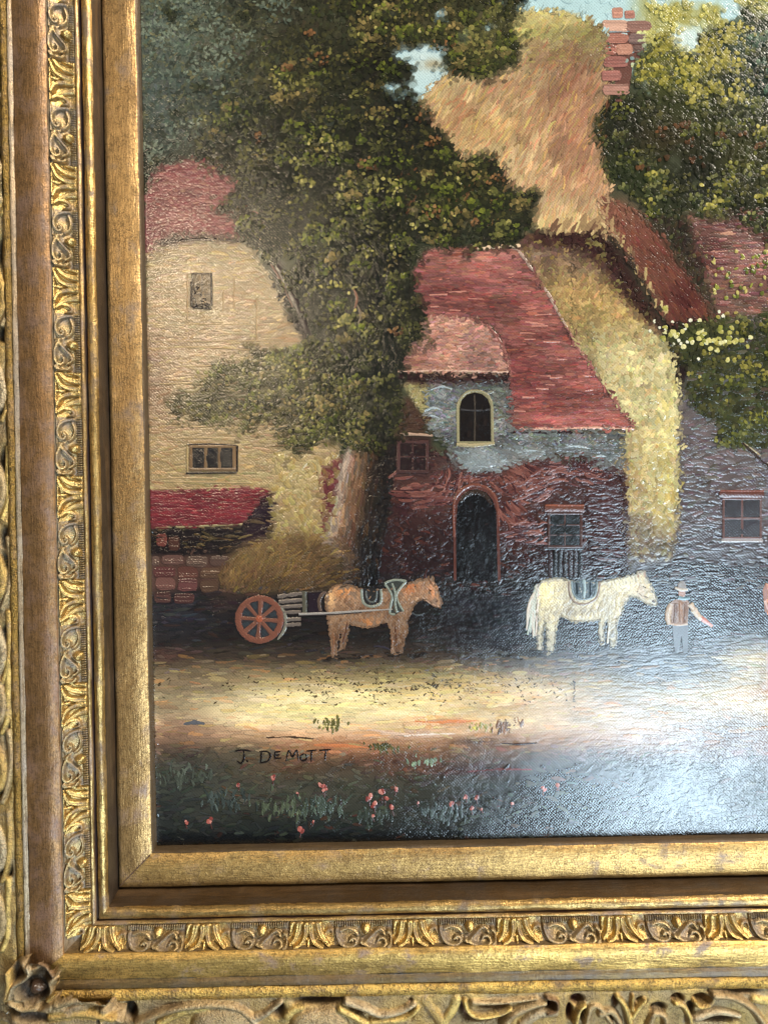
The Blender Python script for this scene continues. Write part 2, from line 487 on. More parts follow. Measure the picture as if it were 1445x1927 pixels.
PALE = (0.50, 0.37, 0.20); OCH = (0.60, 0.40, 0.13); PALER = (0.56, 0.45, 0.29); YEL = (0.78, 0.56, 0.19)
DK = (0.045, 0.033, 0.024)
bf = [([(20, 1822), (44, 1806), (74, 1816), (98, 1842), (104, 1866)], 7, 6, 12, BROWN), ([(24, 1870), (30, 1848), (52, 1832), (64, 1822)], 6, 4, 14, PALER),
      ([(20, 1880), (40, 1894), (74, 1888), (96, 1868)], 7, 6, 12, PALE), ([(74, 1856), (78, 1862)], 15, 13, 14, (0.06, 0.05, 0.045)),
      ([(110, 1880), (160, 1872), (205, 1880)], 16, 8, 9, PALE), ([(120, 1910), (180, 1906), (218, 1925)], 16, 14, 9, OCH),
      ([(258, 1927), (300, 1908), (345, 1896), (410, 1891), (452, 1900), (484, 1928)], 8, 7, 13, PALE),
      ([(300, 1928), (340, 1908), (390, 1900)], 9, 6, 8, YEL), ([(400, 1938), (440, 1932)], 44, 40, 17, PALE),
      ([(480, 1918), (500, 1908), (528, 1886)], 9, 5, 12, PALER),
      ([(540, 1914), (552, 1902), (566, 1898)], 9, 7, 10, YEL), ([(580, 1936), (620, 1936)], 36, 38, 16, PALE),
      ([(640, 1900), (662, 1912), (690, 1928)], 8, 8, 12, YEL), ([(652, 1886), (686, 1898), (716, 1910), (752, 1904), (778, 1890)], 8, 6, 13, PALER),
      ([(700, 1924), (760, 1918), (786, 1898)], 7, 5, 11, YEL), ([(800, 1884), (812, 1902), (830, 1926)], 13, 10, 7, OCH),
      ([(858, 1884), (852, 1902), (836, 1925)], 11, 9, 7, YEL),
      ([(874, 1884), (880, 1902), (900, 1914), (940, 1908), (960, 1898)], 6, 4, 13, YEL), ([(890, 1886), (940, 1886), (1010, 1878)], 7, 3, 12, PALE),
      ([(948, 1930), (966, 1908), (1000, 1892), (1024, 1886)], 9, 6, 15, PALE), ([(984, 1932), (1010, 1912), (1044, 1908)], 11, 8, 9, PALER),
      ([(1028, 1876), (1046, 1882), (1046, 1900), (1030, 1906)], 5, 4, 14, BROWN), ([(1082, 1926), (1090, 1900), (1100, 1892)], 6, 4, 13, YEL),
      ([(1104, 1930), (1110, 1900), (1126, 1896), (1150, 1926)], 6, 5, 10, PALE), ([(1160, 1874), (1176, 1896), (1186, 1930)], 5, 7, 13, YEL),
      ([(1212, 1882), (1200, 1896), (1188, 1914)], 5, 6, 13, YEL), ([(1190, 1874), (1188, 1900)], 4, 4, 11, OCH),
      ([(1130, 1910), (1150, 1904), (1166, 1926)], 8, 7, 11, PALE), ([(1222, 1930), (1232, 1908), (1250, 1914), (1252, 1932)], 7, 6, 11, PALE),
      ([(1270, 1888), (1284, 1892), (1296, 1912), (1298, 1930)], 6, 5, 13, YEL), ([(1306, 1884), (1316, 1894), (1334, 1890), (1340, 1880)], 5, 5, 13, OCH),
      ([(1342, 1872), (1376, 1876), (1412, 1896), (1440, 1932)], 8, 7, 16, PALE), ([(1310, 1918), (1350, 1906), (1390, 1912)], 8, 6, 10, PALER),
      ([(1420, 1882), (1450, 1886), (1500, 1880)], 9, 8, 8, YEL), ([(1480, 1932), (1510, 1904), (1560, 1892), (1610, 1920)], 9, 7, 15, PALE),
      ([(700, 1950), (900, 1956), (1100, 1948), (1300, 1955), (1500, 1950)], 12, 12, 10, OCH), ([(150, 1962), (350, 1972), (650, 1966)], 12, 12, 10, OCH)]
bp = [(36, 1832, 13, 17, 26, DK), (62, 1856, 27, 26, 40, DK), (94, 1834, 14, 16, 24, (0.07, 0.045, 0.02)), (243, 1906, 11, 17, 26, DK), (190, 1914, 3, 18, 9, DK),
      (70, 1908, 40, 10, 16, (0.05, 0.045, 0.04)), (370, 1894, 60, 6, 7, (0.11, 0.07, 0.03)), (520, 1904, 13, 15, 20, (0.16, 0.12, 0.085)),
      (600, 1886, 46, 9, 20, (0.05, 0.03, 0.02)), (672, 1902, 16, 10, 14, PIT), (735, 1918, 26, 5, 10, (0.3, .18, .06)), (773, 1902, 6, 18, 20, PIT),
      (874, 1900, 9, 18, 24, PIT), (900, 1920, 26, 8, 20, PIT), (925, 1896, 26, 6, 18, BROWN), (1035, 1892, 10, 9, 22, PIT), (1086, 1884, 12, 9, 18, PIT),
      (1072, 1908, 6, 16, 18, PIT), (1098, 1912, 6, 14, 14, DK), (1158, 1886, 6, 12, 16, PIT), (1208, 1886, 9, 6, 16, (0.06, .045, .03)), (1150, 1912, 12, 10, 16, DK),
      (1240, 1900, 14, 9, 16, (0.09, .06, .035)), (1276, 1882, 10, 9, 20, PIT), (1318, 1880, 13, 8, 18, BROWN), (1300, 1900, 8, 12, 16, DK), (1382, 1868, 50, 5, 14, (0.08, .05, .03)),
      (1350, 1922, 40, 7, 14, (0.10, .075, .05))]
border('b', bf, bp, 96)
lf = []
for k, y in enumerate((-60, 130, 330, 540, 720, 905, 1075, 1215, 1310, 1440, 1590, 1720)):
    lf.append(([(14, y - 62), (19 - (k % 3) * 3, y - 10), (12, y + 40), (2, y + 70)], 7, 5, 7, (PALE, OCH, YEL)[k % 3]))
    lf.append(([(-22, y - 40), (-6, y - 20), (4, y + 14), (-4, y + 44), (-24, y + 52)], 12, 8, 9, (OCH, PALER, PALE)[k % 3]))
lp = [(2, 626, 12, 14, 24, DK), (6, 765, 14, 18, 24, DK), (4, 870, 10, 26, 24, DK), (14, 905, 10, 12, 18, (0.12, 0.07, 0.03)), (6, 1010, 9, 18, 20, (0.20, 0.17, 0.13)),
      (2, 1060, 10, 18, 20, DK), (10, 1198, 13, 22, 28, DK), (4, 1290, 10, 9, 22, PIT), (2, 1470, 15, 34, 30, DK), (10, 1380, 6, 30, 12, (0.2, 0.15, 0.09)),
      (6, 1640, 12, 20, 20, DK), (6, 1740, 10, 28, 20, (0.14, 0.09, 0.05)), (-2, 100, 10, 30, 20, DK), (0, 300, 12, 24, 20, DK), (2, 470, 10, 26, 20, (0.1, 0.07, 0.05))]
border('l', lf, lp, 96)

# ------------------------------------------------------------------ corner boss of the frame
gx_, gy_ = np.meshgrid(np.arange(-30, 235, 1.7), np.arange(1786, 1962, 1.7))
edge_ = np.maximum(np.clip(1.25 - ((gx_ - 58) / 47) ** 2 - ((gy_ - 1852) / 47) ** 2, 0, 1), np.clip(1.15 - ((gx_ - 120) / 118) ** 2 - ((gy_ - 1918) / 46) ** 2, 0, 1))
edge_ = edge_ + .22 * np.sin(gx_ * .13 + 1.2 * np.sin(gy_ * .09)) * np.sin(gy_ * .11 + .7) * (edge_ > 0) - .05
Hc = 97 + 33 * np.clip(edge_ * 1.6, 0, 1) ** .7
colc = np.tile(np.array((0.36, 0.25, 0.12)), Hc.shape + (1,))
nz = np.zeros_like(Hc)
rc = np.random.default_rng(12)
for k in range(8):
    a_, b_ = rc.normal(0, .06, 2); nz += np.sin(gx_ * a_ + gy_ * b_ + rc.uniform(0, 6))
gm = np.clip(.5 + .3 * nz, 0, 1)[..., None]
colc = colc * (1 - .6 * gm) + np.array((0.46, 0.35, 0.21)) * .6 * gm
Hc += nz * .5
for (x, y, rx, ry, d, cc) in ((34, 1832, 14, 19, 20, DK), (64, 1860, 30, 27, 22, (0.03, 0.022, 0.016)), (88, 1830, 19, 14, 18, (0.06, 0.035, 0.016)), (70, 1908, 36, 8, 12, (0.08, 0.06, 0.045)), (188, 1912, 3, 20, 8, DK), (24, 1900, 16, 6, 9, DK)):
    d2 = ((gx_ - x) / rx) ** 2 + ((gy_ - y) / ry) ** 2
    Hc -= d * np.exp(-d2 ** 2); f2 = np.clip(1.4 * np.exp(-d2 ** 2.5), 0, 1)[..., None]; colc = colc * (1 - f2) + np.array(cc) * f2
for pts, r0, r1, h, cc in (([(22, 1872), (30, 1850), (50, 1838), (60, 1826), (56, 1814)], 6, 5, 26, PALER), ([(62, 1806), (88, 1814), (102, 1834)], 8, 4, 20, BROWN), ([(22, 1884), (46, 1896), (70, 1892)], 8, 5, 22, PALE), ([(92, 1880), (108, 1864), (112, 1846)], 6, 4, 20, OCH),
                           ([(110, 1886), (150, 1876), (200, 1882)], 12, 8, 26, PALE), ([(100, 1908), (160, 1902), (214, 1912)], 12, 9, 25, OCH), ([(18, 1826), (20, 1850), (14, 1876)], 8, 8, 25, OCH), ([(90, 1926), (150, 1924), (200, 1932)], 11, 9, 23, PALE)):
    pr = seg_dist(gx_, gy_, pts, r0, r1); Hc = np.where(pr > 0, np.maximum(Hc, 108 + h * pr), Hc)
    f2 = np.clip(pr * 2 - .5, 0, 1)[..., None]; colc = colc * (1 - f2) + np.array(cc) * f2
Hc = np.maximum(Hc, 107.5 * (edge_ > .12))
Hc += rc.normal(0, .12, Hc.shape)
uu, vv = uv_of(gx_, gy_); qc = 1 - 118 / FPX
uu = CX + (uu - CX) * qc; vv = CY + (vv - CY) * qc
Pc = np.stack([(uu - CX) * PX, -Hc * PX, (CY - vv) * PX], -1)
ic = np.arange(Hc.size).reshape(Hc.shape); kp = edge_ > 0.01
okc = kp[:-1, :-1] & kp[1:, 1:] & kp[1:, :-1] & kp[:-1, 1:]
q4 = np.stack([ic[:-1, :-1], ic[1:, :-1], ic[1:, 1:], ic[:-1, 1:]], -1)[okc]
used, inv = np.unique(q4, return_inverse=True)
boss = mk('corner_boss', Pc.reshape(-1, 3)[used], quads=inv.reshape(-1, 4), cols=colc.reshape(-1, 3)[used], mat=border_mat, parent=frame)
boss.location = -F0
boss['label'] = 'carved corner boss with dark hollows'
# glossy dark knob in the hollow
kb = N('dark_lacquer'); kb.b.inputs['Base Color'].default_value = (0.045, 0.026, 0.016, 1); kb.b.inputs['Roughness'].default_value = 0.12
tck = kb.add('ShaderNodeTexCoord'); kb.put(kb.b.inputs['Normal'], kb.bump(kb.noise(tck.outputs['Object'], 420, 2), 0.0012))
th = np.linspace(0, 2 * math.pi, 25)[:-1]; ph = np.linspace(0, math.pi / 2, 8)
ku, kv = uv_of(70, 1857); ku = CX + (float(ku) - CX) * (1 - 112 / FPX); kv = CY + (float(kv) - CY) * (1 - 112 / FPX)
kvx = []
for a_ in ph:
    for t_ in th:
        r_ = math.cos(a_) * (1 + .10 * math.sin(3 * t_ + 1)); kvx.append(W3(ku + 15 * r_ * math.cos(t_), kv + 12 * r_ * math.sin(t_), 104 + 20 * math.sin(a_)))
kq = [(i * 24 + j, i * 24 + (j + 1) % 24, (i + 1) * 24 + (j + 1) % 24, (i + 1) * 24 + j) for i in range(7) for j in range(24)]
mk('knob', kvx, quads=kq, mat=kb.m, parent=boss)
# ================================================================== THE PAINTING
painting = empty('oil_painting', W3(700, VB + 10, -6))
painting['label'] = 'oil painting of a village yard with thatched barn, horses and hay cart'
painting['category'] = 'painting'
P0 = Vector(painting.location)

# ------------------------------------------------------------------ colour study (sRGB), photograph coordinates
RS = 2.0; X0, Y0 = 230, -250; RW, RH = 760, 950
gx, gy = np.meshgrid(X0 + np.arange(RW) * RS, Y0 + np.arange(RH) * RS)
C = np.zeros((RH, RW, 3)) + np.array((70, 72, 50.0))

def vnoise(cell, octs=3, seed=0, ax=1.0):
    r = np.random.default_rng(seed); out = np.zeros((RH, RW)); amp = 1; tot = 0
    for o in range(octs):
        cxs, cys = cell * ax / RS / 2 ** o, cell / RS / 2 ** o
        nw, nh = int(RW / cxs) + 3, int(RH / cys) + 3
        g = r.random((nh, nw))
        fx = np.arange(RW) / cxs; fy = np.arange(RH) / cys
        ix = fx.astype(int); iy = fy.astype(int); tx = fx - ix; ty = fy - iy
        tx = tx * tx * (3 - 2 * tx); ty = (ty * ty * (3 - 2 * ty))[:, None]
        a = g[iy][:, ix]; b = g[iy][:, ix + 1]; c_ = g[iy + 1][:, ix]; d = g[iy + 1][:, ix + 1]
        out += amp * ((a * (1 - tx) + b * tx) * (1 - ty) + (c_ * (1 - tx) + d * tx) * ty)
        tot += amp; amp *= 0.55
    return out / tot

def blur(m, r):
    k = max(1, int(round(r / RS)))
    for axis in (0, 1):
        for _ in range(2):
            p = np.pad(m, [(k + 1, k) if a == axis else (0, 0) for a in (0, 1)], mode='edge')
            cs = np.cumsum(p, axis=axis)
            n = m.shape[axis]
            hi = np.take(cs, np.arange(2 * k + 1, 2 * k + 1 + n), axis=axis); lo = np.take(cs, np.arange(0, n), axis=axis)
            m = (hi - lo) / (2 * k + 1)
    return m

def pmask(poly, feather=0):
    p = np.array(poly, float)
    m = np.zeros((RH, RW))
    y0, y1 = p[:, 1].min(), p[:, 1].max(); x0, x1 = p[:, 0].min(), p[:, 0].max()
    j0, j1 = max(0, int((y0 - Y0) / RS) - 1), min(RH, int((y1 - Y0) / RS) + 2)
    i0, i1 = max(0, int((x0 - X0) / RS) - 1), min(RW, int((x1 - X0) / RS) + 2)
    if j1 <= j0 or i1 <= i0: return m
    sx, sy = gx[j0:j1, i0:i1], gy[j0:j1, i0:i1]
    ins = np.zeros(sx.shape, bool)
    for k in range(len(p)):
        a, b = p[k], p[(k + 1) % len(p)]
        if a[1] == b[1]: continue
        ins ^= ((a[1] > sy) != (b[1] > sy)) & (sx < (b[0] - a[0]) * (sy - a[1]) / (b[1] - a[1]) + a[0])
    m[j0:j1, i0:i1] = ins
    return blur(m, feather) if feather else m

def put(mask, col, alpha=1.0):
    global C
    a = (mask * alpha)[..., None]
    C = C * (1 - a) + np.asarray(col, float) * a

def fill(poly, col, feather=3, alpha=1.0, mott=0, cell=30, seed=1, ax=1.0):
    m = pmask(poly, feather)
    put(m, col, alpha)
    if mott: shade(m, mott, cell, seed, ax)
    return m

def shade(m, amt, cell=30, seed=1, ax=1.0):
    global C
    n = (vnoise(cell, 3, seed, ax) - 0.5) * 2
    C = C * (1 + (m * n * amt)[..., None])

def blob(x, y, rx, ry, col, alpha=1.0, hard=1.0, rot=0):
    c_, s_ = math.cos(math.radians(rot)), math.sin(math.radians(rot))
    dx, dy = gx - x, gy - y
    d = ((dx * c_ + dy * s_) / rx) ** 2 + ((-dx * s_ + dy * c_) / ry) ** 2
    put(np.exp(-d ** hard), col, alpha)

def vgrad(m, stops):
    """blend colours down the picture inside a mask"""
    ys = [s[0] for s in stops]
    col = np.stack([np.interp(gy, ys, [s[1][k] for s in stops]) for k in range(3)], -1)
    put(m, col)

def ragged(poly, r, amp, cell, seed, gain=3.5):
    b = blur(pmask(poly), r)
    n = vnoise(cell, 4, seed) - .5
    return np.clip((b + n * amp * 2 - .42) * gain, 0, 1) * np.clip((b - .06) * 12, 0, 1)

E = 1720   # past the right edge of the photograph
# --- sky
SKY = [(700, -250), (E, -250), (E, 130), (1330, 120), (1230, 190), (1130, 60), (860, 200), (720, 200), (720, 40)]
m_sky = fill(SKY, (172, 200, 200), 2, mott=0.05)
blob(1270, 70, 60, 60, (205, 212, 198), .8); blob(800, 110, 50, 60, (190, 205, 200), .8); blob(815, 120, 22, 10, (165, 150, 115), .9)
# --- thatched roof
THATCH = [(780, 196), (832, 140), (880, 90), (930, 50), (975, 22), (1020, 16), (1062, 20), (1100, 30), (1138, 48), (1150, 120), (1150, 200), (1150, 380), (1180, 470),
          (1142, 440), (1110, 440), (1060, 444), (1005, 430), (960, 440), (860, 420), (760, 420), (740, 300)]
m_th = fill(THATCH, (178, 152, 110), 2)
vgrad(m_th * 0.75, [(10, (196, 182, 108)), (60, (164, 148, 98)), (110, (158, 132, 94)), (180, (186, 156, 108)), (300, (194, 160, 112)), (380, (190, 154, 110)), (430, (206, 178, 116))])
for (x, y, rx, ry, c, a) in ((1090, 110, 60, 50, (120, 92, 66), .6), (1080, 170, 60, 45, (150, 98, 74), .7), (1090, 250, 50, 60, (168, 112, 84), .7),
                             (1050, 240, 25, 60, (150, 100, 76), .5), (940, 240, 60, 30, (198, 158, 96), .6), (870, 230, 60, 50, (186, 146, 90), .6),
                             (1060, 330, 60, 40, (196, 150, 104), .6), (1110, 330, 40, 40, (180, 122, 90), .6), (1000, 60, 60, 18, (180, 172, 96), .8), (1110, 60, 40, 18, (140, 132, 76), .8)):
    put(m_th * np.exp(-(((gx - x) / rx) ** 2 + ((gy - y) / ry) ** 2)), c, a)
shade(m_th, 0.22, 22, 3)
put(m_th * (vnoise(60, 3, 9) > .62), (128, 84, 62), .35)
# --- brown verge of the thatch
VERGE = [(1128, 372), (1165, 380), (1205, 402), (1245, 440), (1290, 510), (1330, 570), (1348, 600), (1300, 612), (1262, 615), (1225, 555), (1195, 505), (1165, 455), (1140, 425)]
m_ve = fill(VERGE, (112, 66, 50), 3, mott=.16, cell=20, seed=4)
blob(1290, 560, 30, 40, (78, 30, 30), .7); blob(1170, 400, 30, 30, (146, 96, 72), .7)
DKB = [(1205, 402), (1300, 385), (1330, 470), (1350, 590), (1330, 570), (1290, 510), (1245, 440)]
m_dk = fill(DKB, (56, 48, 34), 6, mott=.4, cell=18)
# --- brick gable of the house behind
BRICK = [(1290, 395), (E, 380), (E, 640), (1350, 600), (1325, 500)]
m_bk = fill(BRICK, (126, 84, 74), 4, mott=.25, cell=16, seed=5, ax=4)
blob(1420, 480, 60, 14, (176, 130, 116), .7); blob(1330, 470, 30, 40, (80, 46, 40), .7); blob(1390, 560, 50, 40, (110, 80, 62), .6)
# --- gable wall of the barn
GABLE = [(985, 440), (1132, 440), (1180, 525), (1240, 610), (1262, 640), (1282, 740), (1276, 1010), (1260, 1060), (1180, 1060), (1172, 880), (1176, 812), (1196, 800),
         (1150, 742), (1090, 658), (1040, 568), (1000, 500), (968, 464)]
m_ga = fill(GABLE, (176, 150, 92), 2)
vgrad(m_ga * .9, [(440, (76, 46, 40)), (470, (110, 82, 68)), (505, (128, 98, 72)), (545, (166, 130, 80)), (600, (172, 142, 86)), (660, (190, 174, 122)), (760, (198, 182, 128)),
                  (880, (190, 170, 114)), (960, (182, 162, 106)), (1010, (120, 98, 66)), (1060, (70, 54, 46))])
EAVE = [(1000, 436), (1132, 438), (1168, 470), (1205, 540), (1245, 605), (1262, 650), (1230, 620), (1195, 590), (1170, 560), (1130, 500), (1090, 470), (1010, 458)]
fill(EAVE, (58, 32, 28), 7, .95)
fill([(1240, 610), (1340, 596), (1300, 680), (1288, 740), (1272, 690)], (40, 26, 24), 5)
for (x, y, rx, ry, c, a) in ((1040, 590, 18, 60, (112, 94, 60), .5), (1110, 690, 16, 60, (122, 100, 62), .6), (1075, 610, 60, 30, (150, 118, 70), .5), (1252, 760, 22, 120, (206, 190, 122), .6),
                             (1255, 900, 18, 70, (204, 182, 96), .8), (1195, 900, 22, 80, (150, 124, 76), .6), (1190, 1000, 40, 30, (96, 76, 58), .8), (1100, 560, 40, 22, (188, 148, 84), .5)):
    put(m_ga * np.exp(-(((gx - x) / rx) ** 2 + ((gy - y) / ry) ** 2)), c, a)
shade(m_ga, .24, 26, 6); shade(m_ga, .12, 9, 66)
# --- stone house on the right
STONEH = [(1280, 742), (1300, 690), (1345, 600), (E, 590), (E, 1120), (1180, 1120), (1190, 1060), (1262, 1060), (1277, 1000)]
m_st = fill(STONEH, (98, 86, 84), 3, mott=.2, cell=14, seed=7, ax=5)
vgrad(m_st * .6, [(740, (104, 94, 92)), (900, (98, 84, 82)), (1000, (74, 62, 64)), (1060, (44, 38, 42)), (1120, (34, 32, 36))])
# --- cottage roof
ROOF = [(770, 520), (800, 470), (870, 465), (930, 459), (972, 465), (1002, 502), (1042, 570), (1092, 660), (1152, 744), (1194, 806), (958, 808), (955, 700), (948, 650),
        (930, 615), (890, 597), (780, 600), (765, 560)]
m_ro = fill(ROOF, (142, 86, 78), 2, mott=.14, cell=16, seed=8, ax=4)
for (x, y, rx, ry, c, a) in ((900, 480, 90, 20, (164, 108, 92), .8), (850, 560, 70, 30, (126, 66, 62), .7), (1000, 600, 40, 60, (150, 84, 72), .5), (1000, 720, 60, 40, (120, 56, 54), .6),
                             (1110, 730, 50, 60, (164, 90, 80), .7), (1010, 770, 60, 30, (146, 74, 66), .6), (975, 690, 30, 50, (104, 50, 48), .6), (1150, 790, 40, 16, (172, 96, 80), .6)):
    put(m_ro * np.exp(-(((gx - x) / rx) ** 2 + ((gy - y) / ry) ** 2)), c, a)
shade(m_ro, .26, 14, 21, 4); shade(m_ro, .2, 40, 22, 2)
# --- cottage wall, plaster, dormer
WALL = [(735, 815), (850, 860), (1174, 870), (1184, 1120), (700, 1120), (720, 960)]
m_wa = fill(WALL, (84, 46, 42), 3, mott=.28, cell=30, seed=10)
vgrad(m_wa * .75, [(850, (72, 46, 41)), (930, (66, 42, 38)), (1000, (48, 30, 29)), (1060, (34, 23, 25)), (1120, (26, 22, 24))])
for (x, y, rx, ry, c, a) in ((800, 930, 50, 40, (104, 66, 56), .7), (990, 905, 60, 30, (126, 70, 56), .8), (1080, 880, 60, 16, (70, 34, 34), .7), (970, 980, 30, 50, (112, 58, 46), .7),
                             (760, 950, 20, 20, (58, 28, 32), .8), (1140, 960, 28, 90, (84, 44, 44), .6)):
    put(m_wa * np.exp(-(((gx - x) / rx) ** 2 + ((gy - y) / ry) ** 2)), c, a)
PLAST = [(800, 710), (957, 708), (960, 808), (1172, 812), (1171, 888), (1145, 882), (1102, 862), (1060, 856), (1010, 868), (962, 872), (945, 886), (882, 889), (856, 872), (848, 850), (828, 822), (800, 802)]
m_pl = fill(PLAST, (108, 108, 104), 2, mott=.36, cell=16, seed=11, ax=3)
blob(900, 868, 50, 16, (140, 148, 148), .8); blob(820, 760, 20, 30, (126, 132, 132), .6); blob(940, 760, 16, 40, (112, 106, 92), .6); blob(1080, 832, 80, 14, (104, 104, 102), .6)
fill([(752, 716), (800, 714), (801, 796), (770, 745)], (154, 140, 90), 2)
fill([(742, 762), (768, 744), (801, 790), (802, 816), (742, 816)], (78, 52, 38), 3)
fill([(736, 820), (812, 820), (812, 892), (736, 892)], (62, 40, 36), 3)
fill([(745, 704), (958, 703), (957, 720), (745, 722)], (58, 34, 32), 3)
DORM = [(744, 702), (768, 650), (786, 602), (830, 597), (884, 598), (918, 612), (942, 644), (955, 680), (959, 702)]
m_do = fill(DORM, (172, 122, 104), 2, mott=.16, cell=14, seed=12, ax=3)
for (x, y, rx, ry, c, a) in ((840, 606, 60, 10, (200, 142, 118), .8), (905, 670, 34, 30, (132, 98, 88), .8), (780, 680, 30, 20, (140, 88, 74), .7), (850, 650, 30, 26, (190, 136, 112), .6)):
    put(m_do * np.exp(-(((gx - x) / rx) ** 2 + ((gy - y) / ry) ** 2)), c, a)
# --- farmhouse at the left
FWALL = [(255, 440), (332, 440), (462, 448), (502, 510), (544, 590), (578, 640), (640, 760), (640, 1010), (500, 1040), (255, 1040)]
m_fw = fill(FWALL, (160, 134, 96), 3, mott=.3, cell=24, seed=13, ax=3)
vgrad(m_fw * .7, [(440, (156, 132, 98)), (560, (168, 140, 100)), (700, (166, 134, 98)), (800, (168, 138, 96)), (900, (170, 142, 92)), (1000, (150, 126, 82))])
blob(290, 700, 30, 120, (122, 86, 66), .5); blob(560, 900, 40, 30, (178, 158, 102), .6); blob(575, 960, 28, 50, (166, 140, 88), .6)
fill([(604, 880), (645, 860), (640, 940), (622, 1000), (606, 1010)], (112, 52, 52), 4, mott=.2)
fill([(496, 470), (520, 480), (556, 540), (594, 640), (570, 640), (540, 590)], (58, 48, 42), 5)
fill([(300, 446), (380, 438), (470, 446), (470, 458), (380, 450), (290, 466)], (72, 50, 44), 3)
FROOF = [(262, 460), (272, 350), (284, 318), (310, 302), (350, 297), (386, 300), (414, 310), (446, 345), (492, 400), (530, 445), (470, 448), (390, 440), (330, 440), (292, 452), (276, 480), (255, 500)]
m_fr = fill(FROOF, (132, 72, 70), 3, mott=.18, cell=12, seed=14, ax=3)
blob(330, 410, 50, 20, (160, 104, 92), .6); blob(360, 320, 60, 16, (128, 58, 62), .7); blob(470, 410, 40, 30, (120, 88, 72), .7)
SHED = [(255, 922), (490, 917), (512, 925), (456, 988), (255, 994)]
m_sh = fill(SHED, (118, 42, 48), 2, mott=.2, cell=12, seed=15, ax=4)
fill([(255, 994), (456, 988), (508, 926), (512, 1000), (445, 1048), (255, 1052)], (36, 28, 28), 3, mott=.2)
fill([(495, 935), (512, 925), (510, 1010), (440, 1040)], (46, 30, 38), 4)
STON = [(255, 1046), (445, 1044), (430, 1140), (255, 1140)]
fill(STON, (88, 60, 50), 3, mott=.2, cell=18, seed=16)
# --- yard and foreground
YARD = [(255, 1128), (440, 1100), (720, 1086), (1180, 1086), (1280, 1060), (E, 1080), (E, 1700), (230, 1700), (230, 1128)]
m_yd = fill(YARD, (40, 36, 38), 8)
vgrad(m_yd, [(1085, (42, 34, 33)), (1130, (36, 32, 32)), (1200, (40, 34, 31)), (1238, (72, 58, 46)), (1260, (118, 100, 70)), (1284, (184, 158, 106)), (1306, (230, 206, 148)), (1354, (236, 208, 156)),
             (1378, (222, 174, 128)), (1400, (190, 136, 96)), (1424, (124, 88, 64)), (1445, (86, 74, 58)), (1480, (74, 70, 56)), (1530, (58, 58, 48)), (1570, (36, 38, 34)), (1640, (24, 28, 30))])
for (x, y, rx, ry, c, a) in ((330, 1160, 90, 50, (52, 50, 56), .8), (310, 1235, 40, 16, (88, 56, 48), .7), (350, 1290, 120, 36, (112, 92, 72), .75), (310, 1330, 70, 20, (128, 110, 80), .6), (330, 1375, 80, 30, (150, 104, 80), .8),
                             (320, 1420, 60, 24, (112, 78, 60), .8), (360, 1450, 90, 60, (70, 70, 60), .9), (300, 1520, 80, 60, (46, 50, 48), .8), (470, 1420, 70, 26, (86, 84, 66), .7), (560, 1440, 80, 20, (116, 80, 52), .6),
                             (640, 1405, 80, 14, (176, 112, 68), .7), (740, 1320, 120, 26, (222, 196, 132), .6), (560, 1338, 90, 14, (224, 206, 134), .7), (830, 1356, 70, 7, (214, 132, 78), .9), (770, 1382, 90, 8, (204, 170, 146), .7),
                             (870, 1300, 90, 24, (206, 164, 96), .6), (800, 1270, 120, 18, (140, 124, 74), .6), (930, 1340, 60, 14, (196, 168, 112), .7), (1000, 1330, 120, 40, (188, 150, 110), .5), (1150, 1330, 120, 50, (150, 120, 96), .6),
                             (880, 1415, 120, 22, (122, 84, 54), .7), (900, 1450, 110, 12, (98, 44, 38), .7), (760, 1440, 70, 20, (110, 66, 48), .6), (1100, 1500, 260, 90, (34, 40, 44), .8), (1250, 1250, 150, 60, (60, 58, 58), .8),
                             (1420, 1245, 70, 36, (186, 158, 96), .85), (1450, 1300, 60, 20, (170, 118, 84), .7), (1230, 1180, 120, 50, (40, 42, 48), .7), (1380, 1380, 160, 60, (84, 74, 76), .7), (960, 1180, 80, 60, (24, 34, 38), .7),
                             (900, 1395, 60, 8, (70, 52, 40), .6), (560, 1560, 160, 20, (34, 40, 38), .6)):
    put(m_yd * np.exp(-(((gx - x) / rx) ** 2 + ((gy - y) / ry) ** 2)), c, a)
shade(m_yd, .14, 16, 17, 3)
put(m_yd * pmask([(230, 1572), (E, 1556), (E, 1700), (230, 1700)], 4), (14, 17, 19), .85)  # dark strip along the sight edge: the lip's shadow painted in
# --- hay
HAY = [(408, 1088), (420, 1060), (446, 1035), (484, 1016), (530, 1006), (580, 1001), (630, 1006), (664, 1028), (682, 1060), (676, 1098), (612, 1108), (545, 1112), (470, 1118), (420, 1114)]
m_ha = fill(HAY, (112, 84, 52), 7, mott=.2, cell=16, seed=18)
blob(640, 1080, 40, 40, (64, 50, 36), .8); blob(520, 1095, 60, 16, (78, 58, 38), .7); blob(490, 1040, 50, 20, (136, 108, 64), .6); blob(600, 1010, 40, 8, (140, 112, 60), .6)
fill([(400, 1100), (470, 1118), (450, 1150), (390, 1150)], (70, 50, 44), 10, .6)
